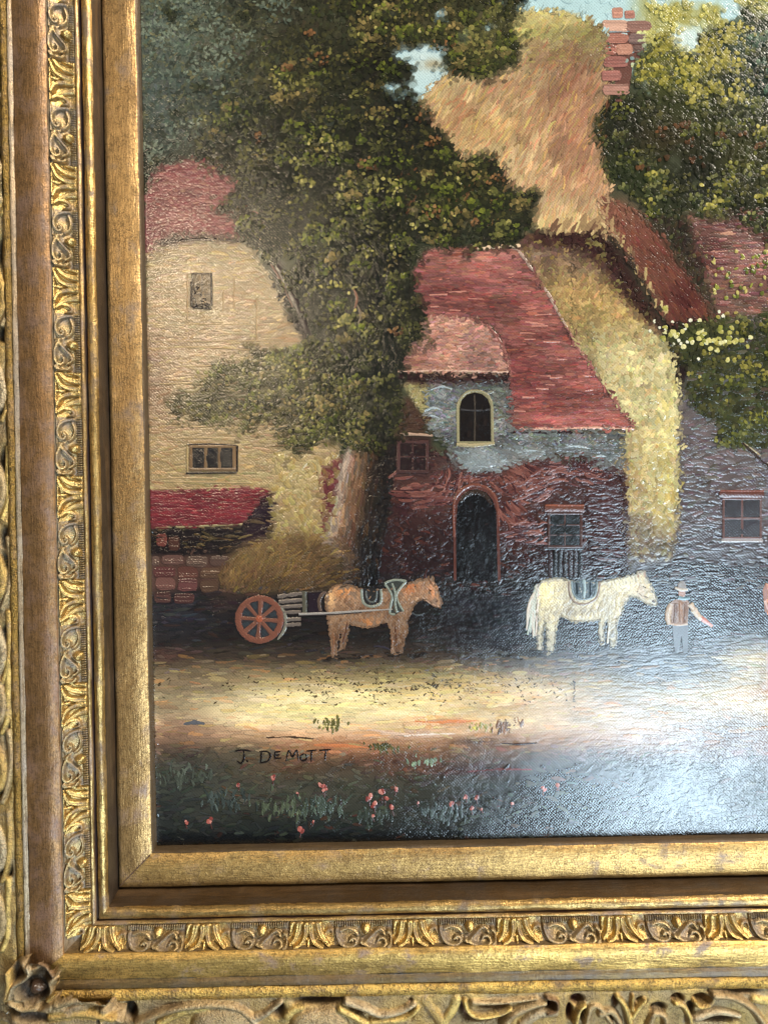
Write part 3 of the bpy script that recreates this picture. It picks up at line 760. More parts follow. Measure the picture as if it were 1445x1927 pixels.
# --- tree trunk
TRUNK = [(654, 838), (744, 815), (742, 880), (733, 960), (716, 1040), (712, 1100), (652, 1112), (646, 1050), (610, 1016), (626, 960), (636, 900)]
m_tr = fill(TRUNK, (58, 42, 32), 2, mott=.25, cell=14, seed=19)
xl = np.interp(gy, [838, 900, 960, 1016, 1050, 1110], [654, 636, 626, 610, 640, 652]); xr = np.interp(gy, [815, 880, 960, 1040, 1100], [744, 742, 733, 716, 712])
tq = np.clip((gx - xl) / (xr - xl), 0, 1)
tcol = np.stack([np.interp(tq, [0, .12, .22, .42, .62, 1], v_) for v_ in ((190, 172, 140, 108, 50, 28), (164, 138, 102, 76, 38, 25), (142, 112, 72, 52, 31, 24))], -1)
put(m_tr, tcol); shade(m_tr, .3, 16, 19)
put(m_tr * np.clip((gy - 990) / 110, 0, 1), (20, 19, 20), .8)
# --- shrubs and trees, right
WISP = [(1205, -250), (1500, -250), (1480, 20), (1440, 40), (1390, 60), (1340, 120), (1290, 140), (1230, 130), (1212, 70), (1200, 20)]
m_wi = pmask(WISP, 16) * np.clip((vnoise(46, 3, 20) - .38) * 5, 0, 1)
put(m_wi, (160, 148, 64), .85)
RTREE = [(1392, 36), (1420, 20), (1460, 50), (E, -100), (E, 440), (1440, 462), (1400, 432), (1370, 412), (1310, 382), (1250, 398), (1200, 372), (1140, 352), (1122, 312), (1112, 272), (1104, 232), (1128, 192),
         (1180, 178), (1196, 120), (1230, 84), (1290, 90), (1340, 80), (1360, 50)]
m_rt = ragged(RTREE, 24, .85, 46, 72)
put(m_rt, (46, 48, 27), 1)
shade(m_rt, .45, 40, 22)
for (x, y, rx, ry, c, a) in ((1250, 120, 60, 50, (120, 116, 46), .8), (1300, 140, 60, 50, (88, 92, 40), .7), (1400, 70, 50, 40, (74, 96, 70), .7), (1420, 150, 50, 60, (44, 62, 54), .7), (1330, 210, 80, 50, (74, 78, 34), .6),
                             (1160, 240, 50, 50, (40, 42, 24), .7), (1250, 260, 60, 40, (72, 52, 26), .5), (1200, 330, 70, 40, (46, 54, 24), .6), (1400, 300, 60, 70, (84, 80, 36), .6), (1330, 350, 60, 30, (32, 34, 20), .7)):
    put(m_rt * np.exp(-(((gx - x) / rx) ** 2 + ((gy - y) / ry) ** 2)), c, a)
RBUSH = [(1236, 622), (1290, 606), (1350, 592), (E, 560), (E, 860), (1430, 846), (1400, 852), (1336, 842), (1350, 800), (1302, 772), (1290, 730), (1300, 700), (1282, 682), (1252, 648)]
m_rb = ragged(RBUSH, 16, .55, 36, 73)
put(m_rb, (62, 64, 32), .95); shade(m_rb, .4, 30, 23)
# --- the great tree
TREE = [(230, -250), (960, -250), (990, 10), (960, 40), (985, 80), (970, 110), (930, 132), (880, 140), (850, 150), (835, 120), (832, 95), (800, 78), (748, 96), (778, 112), (800, 150), (806, 165), (778, 185), (810, 215),
        (836, 245), (838, 290), (880, 300), (930, 300), (980, 330), (1010, 370), (1022, 410), (1006, 440), (960, 452), (900, 466), (850, 478), (800, 474), (785, 510), (782, 560), (800, 620), (780, 660), (760, 690), (756, 730), (748, 790),
        (744, 830), (700, 852), (640, 850), (610, 800), (590, 740), (600, 700), (590, 660), (560, 560), (510, 470), (440, 400), (420, 340), (400, 300), (340, 292), (290, 306), (268, 350), (230, 380)]
m_te = ragged(TREE, 24, .85, 46, 71)
GAP = [(736, 104), (752, 92), (778, 96), (800, 82), (824, 92), (834, 122), (846, 150), (822, 168), (800, 188), (784, 196), (776, 186), (806, 166), (798, 146), (778, 118), (752, 112)]
m_te = m_te * (1 - np.clip(pmask(GAP, 3) * 1.4, 0, 1))
put(m_te, (46, 46, 31), 1); shade(m_te, .38, 44, 24)
for (x, y, rx, ry, c, a) in ((320, 60, 110, 130, (106, 116, 102), .85), (300, 200, 90, 90, (92, 104, 94), .8), (450, 80, 110, 90, (98, 98, 76), .7), (380, 190, 80, 60, (70, 76, 66), .6), (560, 60, 90, 80, (66, 62, 44), .7),  # grey blobs at upper left carry a veil of haze in the paint
                             (640, 40, 60, 60, (72, 70, 44), .5), (700, 110, 50, 60, (36, 32, 24), .8), (820, 40, 110, 60, (84, 78, 44), .7), (900, 100, 60, 40, (76, 80, 38), .7), (920, 60, 50, 50, (112, 104, 58), .6),
                             (560, 170, 50, 30, (92, 82, 50), .6), (470, 330, 60, 60, (64, 58, 44), .6), (760, 250, 60, 60, (30, 30, 24), .8), (700, 420, 90, 110, (34, 34, 22), .7), (860, 370, 90, 50, (54, 58, 24), .6), (720, 560, 60, 120, (24, 25, 20), .8), (690, 720, 50, 80, (22, 26, 22), .8)):
    put(m_te * np.exp(-(((gx - x) / rx) ** 2 + ((gy - y) / ry) ** 2)), c, a)
LOWB = [(308, 742), (350, 714), (390, 690), (440, 664), (520, 650), (600, 640), (660, 690), (690, 800), (650, 842), (590, 860), (540, 858), (506, 848), (500, 824), (545, 792), (470, 784), (430, 800), (385, 802), (340, 776)]
m_lb = ragged(LOWB, 22, .8, 34, 74, 3)
put(m_lb, (62, 58, 34), .85); shade(m_lb, .4, 26, 25)
blob(600, 760, 40, 60, (34, 36, 24), .7); blob(420, 720, 60, 30, (92, 80, 46), .5)

g_ = C.mean(2, keepdims=True)
C = (g_ + .82 * (C - g_)) * .95
CL = lin(C)

def look(x, y):
    i = np.clip(((np.asarray(x) - X0) / RS).round().astype(int), 0, RW - 1)
    j = np.clip(((np.asarray(y) - Y0) / RS).round().astype(int), 0, RH - 1)
    return j, i

# ------------------------------------------------------------------ brush strokes as geometry
LAYER = [0]
class Paint:
    def __init__(s, base=0.0):
        LAYER[0] = base
        s.v = []; s.q = []; s.t = []; s.c = []; s.uv = []; s.n = 0
    def _add(s, v, c, uv, q=None, t=None):
        s.v.append(v); s.c.append(c); s.uv.append(uv)
        if q is not None and len(q): s.q.append(np.asarray(q) + s.n)
        if t is not None and len(t): s.t.append(np.asarray(t) + s.n)
        s.n += len(v)
    def batch(s, x, y, ang, L, Wd, col, lift=0.10, bend=0.0, taper='brush', zj=0.25):
        """many strokes: centre, direction in degrees (0 = right, 90 = up), length, width, linear colour"""
        n = len(x)
        if n == 0: return
        LAYER[0] += .08 if n > 24 else .02
        lift = lift * .5
        K = 5
        tt = np.linspace(-0.5, 0.5, K)
        wp = {'brush': np.array([.55, .95, 1, .85, .30]), 'leaf': np.array([.30, .9, 1.05, .8, .2]), 'dab': np.array([.6, 1, 1.05, .95, .55])}[taper]
        a = np.radians(ang); b = np.broadcast_to(np.radians(bend), (n,))
        th = a[:, None] + b[:, None] * tt[None] * 2
        dx = np.cos(th); dy = -np.sin(th)
        # integrate the bent path
        px = np.cumsum(dx, 1) / K; py = np.cumsum(dy, 1) / K
        px = (px - px[:, 2:3]) * L[:, None] + x[:, None]; py = (py - py[:, 2:3]) * L[:, None] + y[:, None]
        nx, ny = dy, -dx
        hw = 0.5 * Wd[:, None] * wp[None] * (1 + rng.normal(0, .12, (n, K)))
        z0 = 0.2 + LAYER[0] + rng.random(n) * zj
        V = np.empty((n, K, 3, 3)); cc = np.empty((n, K, 3, 3)); UV = np.empty((n, K, 3, 2))
        off = rng.random((n, 2)) * 900
        for k, sgn in enumerate((-1, 0, 1)):
            ex = px + nx * hw * sgn; ey = py + ny * hw * sgn
            u, v = uv_of(ex, ey); u = np.maximum(u, UL + .6); v = np.minimum(v, VB - 1.0)
            crown = (np.asarray(lift) * Wd)[:, None] * np.array([1.1, 1, .9, .9, .5])[None] if sgn == 0 else np.zeros((n, K))
            h = z0[:, None] + crown
            V[:, :, k, 0] = (u - CX) * PX; V[:, :, k, 1] = -h * PX; V[:, :, k, 2] = (CY - v) * PX
            cc[:, :, k] = col[:, None, :] * (1 + rng.normal(0, .07, (n, K, 1)))
            UV[:, :, k, 0] = tt[None] * L[:, None] + off[:, :1]; UV[:, :, k, 1] = sgn * hw + off[:, 1:]
        base = (np.arange(n) * K * 3)[:, None, None]
        i = np.arange(K - 1)[:, None] * 3 + np.arange(2)[None]
        q = np.stack([i, i + 3, i + 4, i + 1], -1)[None] + base[..., None]
        s._add(V.reshape(-1, 3), np.clip(cc, 0.003, .95).reshape(-1, 3), UV.reshape(-1, 2), q=q.reshape(-1, 4))
    def area(s, mask, n, ang, spread, L, Wd, jit=.14, lift=.10, bend=20, keep=True, tint=None, tintp=0.0, taper='brush', flow=None):
        """strokes inside a region, each takes the colour of the study underneath"""
        w = (mask > .35).ravel()
        ids = np.flatnonzero(w)
        if len(ids) == 0: return
        # only where the work can be seen
        pick = rng.choice(ids, n)
        j, i = np.divmod(pick, RW)
        x = X0 + i * RS + rng.uniform(-1, 1, n); y = Y0 + j * RS + rng.uniform(-1, 1, n)
        a = np.full(n, float(ang)) if flow is None else flow(x, y)
        a = a + rng.normal(0, spread, n)
        l = rng.uniform(*L, n); wd = rng.uniform(*Wd, n)
        if keep:
            ok = np.ones(n, bool)
            for t in (-.5, .5):
                jj, ii = look(x + np.cos(np.radians(a)) * l * t, y - np.sin(np.radians(a)) * l * t)
                ok &= mask[jj, ii] > .35
            x, y, a, l, wd = x[ok], y[ok], a[ok], l[ok], wd[ok]
        j, i = look(x, y)
        c = CL[j, i].copy()
        n = len(x)
        if tint is not None:
            tn = lin(np.array(tint)); pk = rng.integers(0, len(tn), n); use = rng.random(n) < tintp
            mixf = rng.uniform(.2, .7, n)[:, None]
            tl = tn[pk]; lum = np.array((.3, .5, .2))
            tl = tl * ((c @ lum) / np.maximum(tl @ lum, 1e-4) * np.exp(rng.normal(0, .16, n)) * .7 + .3)[:, None]
            c = np.where(use[:, None], c * (1 - mixf) + tl * mixf, c)
        c *= np.exp(rng.normal(0, jit * .6, n))[:, None] * np.exp(rng.normal(0, jit * .2, (n, 3)))
        s.batch(x, y, a, l, wd, c, lift, rng.normal(0, bend, n), taper)
    def clumps(s, mask, n, per, R, pals, leaf=(7, 12), wid=(4, 8), lift=.12, spill=.0, dark=1.0, thr=.5):
        ids = np.flatnonzero((mask > thr).ravel())
        if len(ids) == 0: return
        pick = rng.choice(ids, n); j, i = np.divmod(pick, RW)
        cx_ = X0 + i * RS; cy_ = Y0 + j * RS
        X, Y, A, L, Wd, Cc = [], [], [], [], [], []
        for k in range(n):
            m = int(rng.uniform(*per)); r = rng.uniform(*R)
            th = rng.uniform(0, 6.283, m); rr = r * np.sqrt(rng.random(m))
            ox = rr * np.cos(th) * 1.25; oy = rr * np.sin(th) * .85
            x = cx_[k] + ox; y = cy_[k] + oy
            pal = lin(np.array(pals[rng.integers(len(pals))]))
            lightness = np.clip(.5 - oy / r * .5 - ox / r * .2 + rng.normal(0, .22, m), 0, .999)
            f = lightness * (len(pal) - 1); a0 = f.astype(int); fr = (f - a0)[:, None]
            c = pal[a0] * (1 - fr) + pal[np.minimum(a0 + 1, len(pal) - 1)] * fr
            order = np.argsort(lightness)
            X.append(x[order]); Y.append(y[order]); A.append((np.degrees(np.arctan2(-oy, ox)) + rng.normal(0, 45, m))[order])
            L.append(rng.uniform(*leaf, m)); Wd.append(rng.uniform(*wid, m)); Cc.append((c * np.exp(rng.normal(0, .16, m))[:, None] * dark)[order])
        X, Y, A, L, Wd, Cc = map(np.concatenate, (X, Y, A, L, Wd, Cc))
        jj, ii = look(X, Y)
        Cc = Cc * .58 + CL[jj, ii] * .42
        ok = (mask[jj, ii] > .12) | (rng.random(len(X)) < spill)
        s.batch(X[ok], Y[ok], A[ok], L[ok], Wd[ok], Cc[ok], lift, rng.normal(0, 25, ok.sum()), 'leaf', zj=.5)
    def drag(s, mask, n, L=(7, 18), Wd=(3, 6), ang=None, shift=6, lift=.06, ymax=1040):
        """paint dragged across the border of two areas, so that outlines stay loose"""
        b = blur((mask > .5).astype(float), 3.5)
        ids = np.flatnonzero(((b > .15) & (b < .85) & (gy < ymax)).ravel())
        if len(ids) == 0: return
        pk = rng.choice(ids, n); j, i = np.divmod(pk, RW)
        x = X0 + i * RS + rng.normal(0, 2, n); y = Y0 + j * RS + rng.normal(0, 2, n)
        a = rng.uniform(0, 180, n) if ang is None else ang + rng.normal(0, 22, n)
        jj, ii = look(x + rng.normal(0, shift, n), y + rng.normal(0, shift, n))
        c = CL[jj, ii] * np.exp(rng.normal(0, .14, n))[:, None]
        s.batch(x, y, a, rng.uniform(*L, n), rng.uniform(*Wd, n), c, lift, rng.normal(0, 30, n))
    def line(s, pts, w, col, lift=.14, jit=.06, n=None):
        col = np.asarray(col, float); col = (col.mean() + .82 * (col - col.mean())) * .95; lift = lift * .7
        """one drawn stroke through points; w a number or list"""
        LAYER[0] += .012
        p = np.array(pts, float)
        if len(p) > 2:
            t = np.linspace(0, len(p) - 1, n or (len(p) - 1) * 5 + 1); out = []
            for q in t:
                i = int(min(math.floor(q), len(p) - 2)); f = q - i
                p0 = p[max(i - 1, 0)]; p1 = p[i]; p2 = p[i + 1]; p3 = p[min(i + 2, len(p) - 1)]
                out.append(.5 * ((2 * p1) + (-p0 + p2) * f + (2 * p0 - 5 * p1 + 4 * p2 - p3) * f * f + (-p0 + 3 * p1 - 3 * p2 + p3) * f ** 3))
            p = np.array(out)
        else:
            k = max(3, int(np.hypot(*(p[1] - p[0])) / 10)); t = np.linspace(0, 1, k)[:, None]
            p = p[:1] * (1 - t) + p[1:] * t
        K = len(p)
        ws = np.interp(np.linspace(0, 1, K), np.linspace(0, 1, len(w)), w) if hasattr(w, '__len__') else np.full(K, float(w))
        ws = ws * (1 + rng.normal(0, .1, K))
        d = np.gradient(p, axis=0); d /= np.maximum(np.hypot(d[:, 0], d[:, 1]), 1e-6)[:, None]
        nrm = np.stack([d[:, 1], -d[:, 0]], 1)
        z0 = .2 + LAYER[0]
        V = np.empty((K, 3, 3)); UV = np.empty((K, 3, 2)); arc = np.concatenate([[0], np.cumsum(np.hypot(*np.diff(p, axis=0).T))])
        o = rng.random(2) * 900
        for k, sgn in enumerate((-1, 0, 1)):
            e = p + nrm * (ws * .5 * sgn)[:, None]
            u, v = uv_of(e[:, 0], e[:, 1])
            V[:, k, 0] = (u - CX) * PX; V[:, k, 1] = -(z0 + (lift * ws if sgn == 0 else 0)) * PX; V[:, k, 2] = (CY - v) * PX
            UV[:, k, 0] = arc + o[0]; UV[:, k, 1] = sgn * ws * .5 + o[1]
        cc = np.clip(lin(col)[None, None] * (1 + rng.normal(0, jit, (K, 3, 1))), .003, .95)
        i = np.arange(K - 1)[:, None] * 3 + np.arange(2)[None]
        q = np.stack([i, i + 3, i + 4, i + 1], -1).reshape(-1, 4)
        s._add(V.reshape(-1, 3), np.broadcast_to(cc, (K, 3, 3)).reshape(-1, 3), UV.reshape(-1, 2), q=q)
    def shape(s, poly, col, jit=.05):
        col = np.asarray(col, float); col = (col.mean() + .82 * (col - col.mean())) * .95
        """a flat patch of paint with a crisp outline"""
        LAYER[0] += .06
        p = np.array(poly, float)
        t = tessellate_polygon([[Vector((a[0], a[1], 0)) for a in p]])
        u, v = uv_of(p[:, 0], p[:, 1]); z0 = .2 + LAYER[0]
        V = np.stack([(u - CX) * PX, np.full(len(p), -z0 * PX), (CY - v) * PX], 1)
        cc = np.clip(lin(col)[None] * (1 + rng.normal(0, jit, (len(p), 1))), .003, .95)
        s._add(V, np.broadcast_to(cc, (len(p), 3)), p * 1.0, t=np.array(t))
    def build(s, name, parent, mat=None, label=None):
        o = mk(name, np.concatenate(s.v), quads=np.concatenate(s.q) if s.q else None, tris=np.concatenate(s.t) if s.t else None,
               cols=np.concatenate(s.c), uvs=np.concatenate(s.uv), mat=mat or MAT_PAINT, parent=parent)
        if parent is painting: o.location = -P0
        if label: o['label'] = label
        return o

# ------------------------------------------------------------------ the linen with its thin underpainting
st = 3.0
u = np.arange(UL - 8, UR, st); v = np.arange(VT, VB + 9, st)
Ug, Vg = np.meshgrid(u, v)
c_, s_ = math.cos(ROLL), math.sin(ROLL)
xg = CX + (Ug - CX) * c_ + (Vg - CY) * s_; yg = CY - (Ug - CX) * s_ + (Vg - CY) * c_
j, i = look(xg, yg)
cols = CL[j, i].reshape(-1, 3)
hh = .12 * np.sin(Ug * .011) * np.sin(Vg * .009)
verts = np.stack([(Ug - CX) * PX, -hh * PX, (CY - Vg) * PX], -1).reshape(-1, 3)
idx = np.arange(Ug.size).reshape(Ug.shape)
qd = np.stack([idx[:-1, :-1], idx[1:, :-1], idx[1:, 1:], idx[:-1, 1:]], -1).reshape(-1, 4)
cv = mk('canvas', verts, quads=qd, cols=cols, uvs=np.stack([xg, yg], -1).reshape(-1, 2), mat=MAT_CANVAS, parent=painting)
cv.location = -P0
# stretcher behind the linen
sb = []
bxv = []
for (a, b, c0, d) in ((UL - 6, UL + 60, VT, VB + 8), (UL + 60, UR, VB - 60, VB + 8)):
    k = len(bxv)
    for h in (-3, -50):
        bxv += [W3(a, c0, h), W3(b, c0, h), W3(b, d, h), W3(a, d, h)]
    sb += [(k, k + 1, k + 2, k + 3), (k + 4, k + 7, k + 6, k + 5), (k, k + 4, k + 5, k + 1), (k + 1, k + 5, k + 6, k + 2), (k + 2, k + 6, k + 7, k + 3), (k + 3, k + 7, k + 4, k)]
wood = N('stretcher_wood'); wood.b.inputs['Base Color'].default_value = (0.30, 0.20, 0.11, 1)
so = mk('stretcher_bar', bxv, quads=sb, mat=wood.m, parent=painting, smooth=False); so.location = -P0
# ------------------------------------------------------------------ sky
p = Paint(0)
p.area(m_sky, 900, 10, 40, (14, 30), (8, 14), .03, .03)
p.build('painted_sky', painting, label='pale blue painted sky')

# ------------------------------------------------------------------ thatched barn
def thatch_flow(x, y): return 58 + (x - 950) * .03 + (y - 200) * .03
p = Paint(0.05)
p.area(m_ga, 3000, 60, 60, (8, 24), (4, 10), .3, .08, 40, tint=[(206, 188, 118), (150, 122, 76), (196, 168, 104)], tintp=.25)
ga_lo = m_ga * (gy > 590) * (gx > 1100)
p.area(ga_lo, 420, 40, 60, (12, 34), (6, 13), .16, .12, 60, tint=[(214, 202, 158), (176, 154, 108), (206, 190, 142)], tintp=.6)
rim = m_ga * (gx > 1225) * (gy > 640) * (gy < 1000)
p.area(rim, 90, 80, 40, (14, 34), (8, 15), .12, .16, 60, keep=False, tint=[(214, 200, 146), (204, 182, 112), (218, 206, 164)], tintp=.9)
barn = p.build('painted_thatched_barn', painting, MAT_THICK, 'cream gable wall of the thatched barn')
p = Paint(.2)
p.area(m_th, 6500, 0, 12, (18, 40), (3, 6), .18, .07, 14, flow=thatch_flow, tint=[(206, 166, 100), (134, 90, 66), (190, 140, 92), (160, 104, 78), (200, 176, 104)], tintp=.38)
p.area(m_th * (gy < 120), 700, 30, 30, (10, 22), (4, 8), .12, .09, 20, tint=[(196, 184, 104), (128, 112, 64), (206, 190, 110), (96, 80, 54)], tintp=.5)
p.area(m_ve, 800, -52, 12, (14, 30), (4, 8), .16, .09, 12, tint=[(150, 92, 68), (84, 40, 36)], tintp=.3)
p.build('thatched_roof', barn)
p = Paint(.5)
fr = [(1004, 424), (1020, 432), (1036, 438), (1052, 440), (1068, 441), (1082, 438), (1096, 436), (1108, 438), (1120, 434), (1132, 430), (1143, 434), (1152, 446), (1161, 460), (1170, 472), (1180, 488),
      (1189, 502), (1199, 520), (1208, 536), (1218, 552), (1226, 566), (1234, 580), (1243, 594), (1251, 606)]
for k, (x, y) in enumerate(fr):
    big = 1.0 if k < 12 else .62
    for d in (-.5, .5):
        xx, yy = x + d * 8 * big + rng.normal(0, 2.5), y + rng.normal(0, 4) - (0 if k < 12 else 5)
        a = 1.15 + rng.normal(0, .14)
        l = rng.uniform(22, 44) * big
        dx, dy = math.cos(a) * l, -math.sin(a) * l
        if k >= 10: dx = dx * .15
        p.line([(xx + dx, yy + dy), (xx + dx * .45, yy + dy * .5), (xx, yy)], [4, rng.uniform(8, 13) * big, 3], np.array([(190, 160, 104), (170, 136, 90), (206, 180, 116), (150, 118, 80), (176, 140, 94), (128, 92, 66)][rng.integers(6)]) * rng.uniform(.9, 1.06), .08)
p.build('thatch_fringe', barn, MAT_THICK, 'pale yellow ragged fringe of thatch along the eave')
p = Paint(.3)
def stone(p, x0, y0, x1, y1, col):
    cx_, cy_ = (x0 + x1) / 2, (y0 + y1) / 2; rx, ry = (x1 - x0) / 2, (y1 - y0) / 2
    pts = [(cx_ + rx * math.copysign(abs(math.cos(t)) ** .5, math.cos(t)) * rng.uniform(.92, 1.05), cy_ + ry * math.copysign(abs(math.sin(t)) ** .5, math.sin(t)) * rng.uniform(.9, 1.08)) for t in np.linspace(0, 6.283, 15)[:-1]]
    sk = rng.normal(0, .05); pts = [(x + (y - cy_) * sk, y + (x - cx_) * rng.normal(0, .02)) for x, y in pts]
    p.shape(pts, col)
    for _ in range(4):
        y = rng.uniform(y0 + 2, y1 - 2); p.line([(x0 + 3, y), (cx_, y + rng.normal(0, 1)), (x1 - 3, y + rng.normal(0, 1))], rng.uniform(3, 6), np.array(col) * rng.uniform(.85, 1.12), .16)
chim_base = [(1136, 60), (1216, 58), (1212, 100), (1190, 120), (1180, 190), (1132, 190), (1138, 120)]
p.shape(chim_base, (112, 70, 58))
for a in ((1150, 12, 1172, 34, (186, 130, 108)), (1174, 18, 1194, 34, (176, 116, 98)), (1132, 36, 1182, 58, (200, 154, 130)), (1176, 38, 1226, 60, (146, 104, 90)),
          (1138, 62, 1182, 80, (182, 118, 98)), (1182, 62, 1218, 82, (134, 104, 96)), (1136, 84, 1160, 102, (168, 104, 86)), (1158, 82, 1190, 102, (186, 130, 106)), (1190, 84, 1210, 98, (120, 90, 80)),
          (1134, 106, 1180, 126, (160, 100, 88)), (1130, 132, 1168, 152, (158, 100, 88)), (1132, 158, 1184, 178, (172, 122, 104))):
    stone(p, *a)
p.build('chimney', barn, MAT_THICK, 'pink stone chimney against the sky')

p = Paint(1.1)
p.drag(m_th, 420, ang=60); p.drag(m_ve, 260, ang=-55); p.drag(m_ga * (gx > 1080), 320)
p.build('loose_edge', barn, MAT_PAINT)

# ------------------------------------------------------------------ stone house
p = Paint(0)
p.area(m_st, 2200, 2, 14, (12, 36), (4, 8), .4, .15, 16, tint=[(134, 128, 130), (66, 52, 50), (118, 100, 92)], tintp=.35)
p.area(m_st * (gy < 1060), 380, 0, 10, (18, 40), (5, 9), .12, .14, 14, tint=[(140, 136, 140), (112, 92, 84)], tintp=.5)
p.line([(1388, 826), (1420, 856), (1460, 892), (1520, 940)], [4, 8, 9, 9], (60, 44, 34)); p.line([(1392, 828), (1424, 852), (1462, 886)], [2, 3, 3], (168, 150, 112))
house = p.build('painted_stone_house', painting, MAT_THICK, 'grey stone house wall at the right')
p = Paint(0)
p.area(m_dk, 420, 60, 40, (8, 20), (4, 8), .5, .1, 40, tint=[(84, 80, 46), (70, 44, 36)], tintp=.4)
p.area(m_bk, 1500, 0, 7, (16, 40), (4, 7), .5, .13, 8, tint=[(182, 132, 118), (78, 44, 38), (150, 96, 84)], tintp=.4)
p.build('brick_gable', house, MAT_THICK, 'reddish brick gable half hidden by leaves')

WB = [.7]
def window(parent, x0, y0, x1, y1, pane, frame, cols, rows, name='window', fw=4, sill=None, lintel=None, skew=0, mat=None, bar=3):
    p = Paint(1.5)
    p.shape([(x0 - fw, y0 - fw), (x1 + fw, y0 - fw + skew), (x1 + fw, y1 + fw + skew), (x0 - fw, y1 + fw)], frame)
    p.shape([(x0, y0), (x1, y0 + skew), (x1, y1 + skew), (x0, y1)], pane)
    n = 14
    p.batch(rng.uniform(x0 + 6, x1 - 6, n), rng.uniform(y0 + 5, y1 - 5, n), np.full(n, 90.) + rng.normal(0, 8, n), rng.uniform(10, 16, n), rng.uniform(4, 7, n), lin(np.array(pane))[None] * np.exp(rng.normal(0, .3, n))[:, None], .05)
    for k in range(1, cols):
        x = x0 + (x1 - x0) * k / cols; p.line([(x, y0), (x + rng.normal(0, .6), y1)], bar, frame, .1)
    for k in range(1, rows):
        y = y0 + (y1 - y0) * k / rows; p.line([(x0, y), (x1, y + skew)], bar, frame, .1)
    for a, b in (((x0 - fw / 2, y0), (x0 - fw / 2, y1)), ((x1 + fw / 2, y0 + skew), (x1 + fw / 2, y1 + skew)), ((x0 - fw, y1 + fw / 2), (x1 + fw, y1 + fw / 2 + skew)), ((x0 - fw, y0 - fw / 2), (x1 + fw, y0 - fw / 2 + skew))):
        p.line([a, b], fw, np.array(frame) * rng.uniform(.9, 1.12), .14)
    if sill is not None:
        p.line([(x0 - fw - 2, y1 + fw + 3), (x1 + fw + 2, y1 + fw + 3 + skew)], 6, sill, .2)
    if lintel is not None:
        p.line([(x0 - 10, y0 - fw - 7), (x1 + 8, y0 - fw - 6 + skew)], 13, lintel, .14); p.line([(x0 - 8, y0 - fw - 12), (x1 + 8, y0 - fw - 12 + skew)], 4, np.array(lintel) * 1.35, .2)
    return p.build(name, parent, mat or MAT_PAINT)
window(house, 1362, 940, 1428, 1010, (44, 30, 30), (108, 72, 64), 2, 2, sill=(150, 136, 130), lintel=(104, 58, 46), bar=4)

# ------------------------------------------------------------------ cottage
p = Paint(0.25)
p.area(m_wa, 1800, 0, 30, (12, 30), (4, 8), .2, .14, 30, tint=[(122, 72, 58), (58, 30, 32), (104, 60, 50)], tintp=.3)
for (x, y, a, n) in ((905, 900, 10, 30), (970, 905, -45, 46), (1000, 890, -35, 36), (960, 960, -40, 34), (1010, 920, 20, 36), (820, 935, 5, 40), (780, 920, 3, 30), (1060, 880, 5, 36), (860, 905, 70, 16), (990, 1000, 8, 40), (1110, 890, -14, 30)):
    p.batch(x + rng.normal(0, 18, n), y + rng.normal(0, 12, n), np.full(n, float(a)) + rng.normal(0, 8, n), rng.uniform(22, 46, n), rng.uniform(3, 6, n),
            lin(np.array([(108, 68, 60), (92, 54, 50), (124, 82, 72), (66, 38, 38)]))[rng.integers(0, 4, n)], .15, rng.normal(0, 25, n))
p.area(m_wa * (gx > 1095) * (gy > 900) * (gy < 1075), 150, 0, 10, (20, 40), (4, 7), .12, .15, 14, tint=[(98, 60, 60)], tintp=.3)
cottage = p.build('painted_cottage', painting, MAT_THICK, 'dark maroon cottage wall')
p = Paint(0.25)
p.area(m_ro, 3600, 0, 6, (12, 34), (4, 8), .34, .11, 9, tint=[(184, 112, 94), (104, 48, 48), (166, 86, 74), (190, 126, 108)], tintp=.38)
for k in range(26):      # sparse raised tile edges
    y = rng.uniform(475, 800); xr = np.interp(y, [465, 500, 570, 660, 745, 805], [965, 995, 1036, 1086, 1146, 1186]); x = rng.uniform(800 if y < 590 else 965, xr - 20)
    p.line([(x, y), (x + rng.uniform(14, 34), y + rng.normal(0, 1.5))], rng.uniform(2.5, 4), (196, 128, 108), .3)
edge = [(930, 462), (955, 462), (974, 470), (990, 490), (1004, 510), (1022, 540), (1044, 578), (1066, 616), (1092, 664), (1122, 706), (1152, 748), (1176, 782), (1194, 806)]
for a, b in zip(edge[:-1], edge[1:]):
    if rng.random() < .22: continue
    p.line([a, ((a[0] + b[0]) / 2 + rng.normal(0, 1.5), (a[1] + b[1]) / 2 + rng.normal(0, 1.5)), b], [rng.uniform(2, 5), rng.uniform(4, 7), rng.uniform(2, 4)], np.array((196, 160, 138) if a[1] < 600 else (166, 108, 96)) * rng.uniform(.8, 1.05), .2)
for k in range(9):
    t = 902 + k * 9; p.batch(np.array([t * 1.0]), np.array([466 - k * .5 + rng.normal(0, 1)]), np.array([5.]), np.array([12.]), np.array([8.]), lin(np.array([(206, 178, 148)])), .2)
p.line([(960, 806), (1040, 807), (1120, 805), (1192, 807)], [4, 6, 5, 4], (214, 160, 136), .25); p.line([(960, 813), (1180, 813)], 5, (54, 34, 34), .05)
p.build('tiled_roof', cottage, MAT_THICK, 'red tiled roof with a pale verge')
p = Paint(.5)
p.area(m_do, 900, 4, 14, (10, 24), (5, 9), .4, .16, 16, tint=[(204, 148, 124), (132, 90, 80), (186, 128, 106)], tintp=.4)
p.line([(884, 600), (918, 614), (942, 646), (955, 682), (960, 706)], [5, 6, 6, 5], (150, 92, 80), .25)
p.line([(748, 699), (820, 697), (900, 698), (960, 700)], [5, 6, 6, 5], (206, 164, 140), .25); p.line([(748, 708), (958, 708)], 8, (52, 30, 30), .05)
p.build('dormer_roof', cottage, MAT_THICK, 'pink rounded dormer roof')
p = Paint(.45)
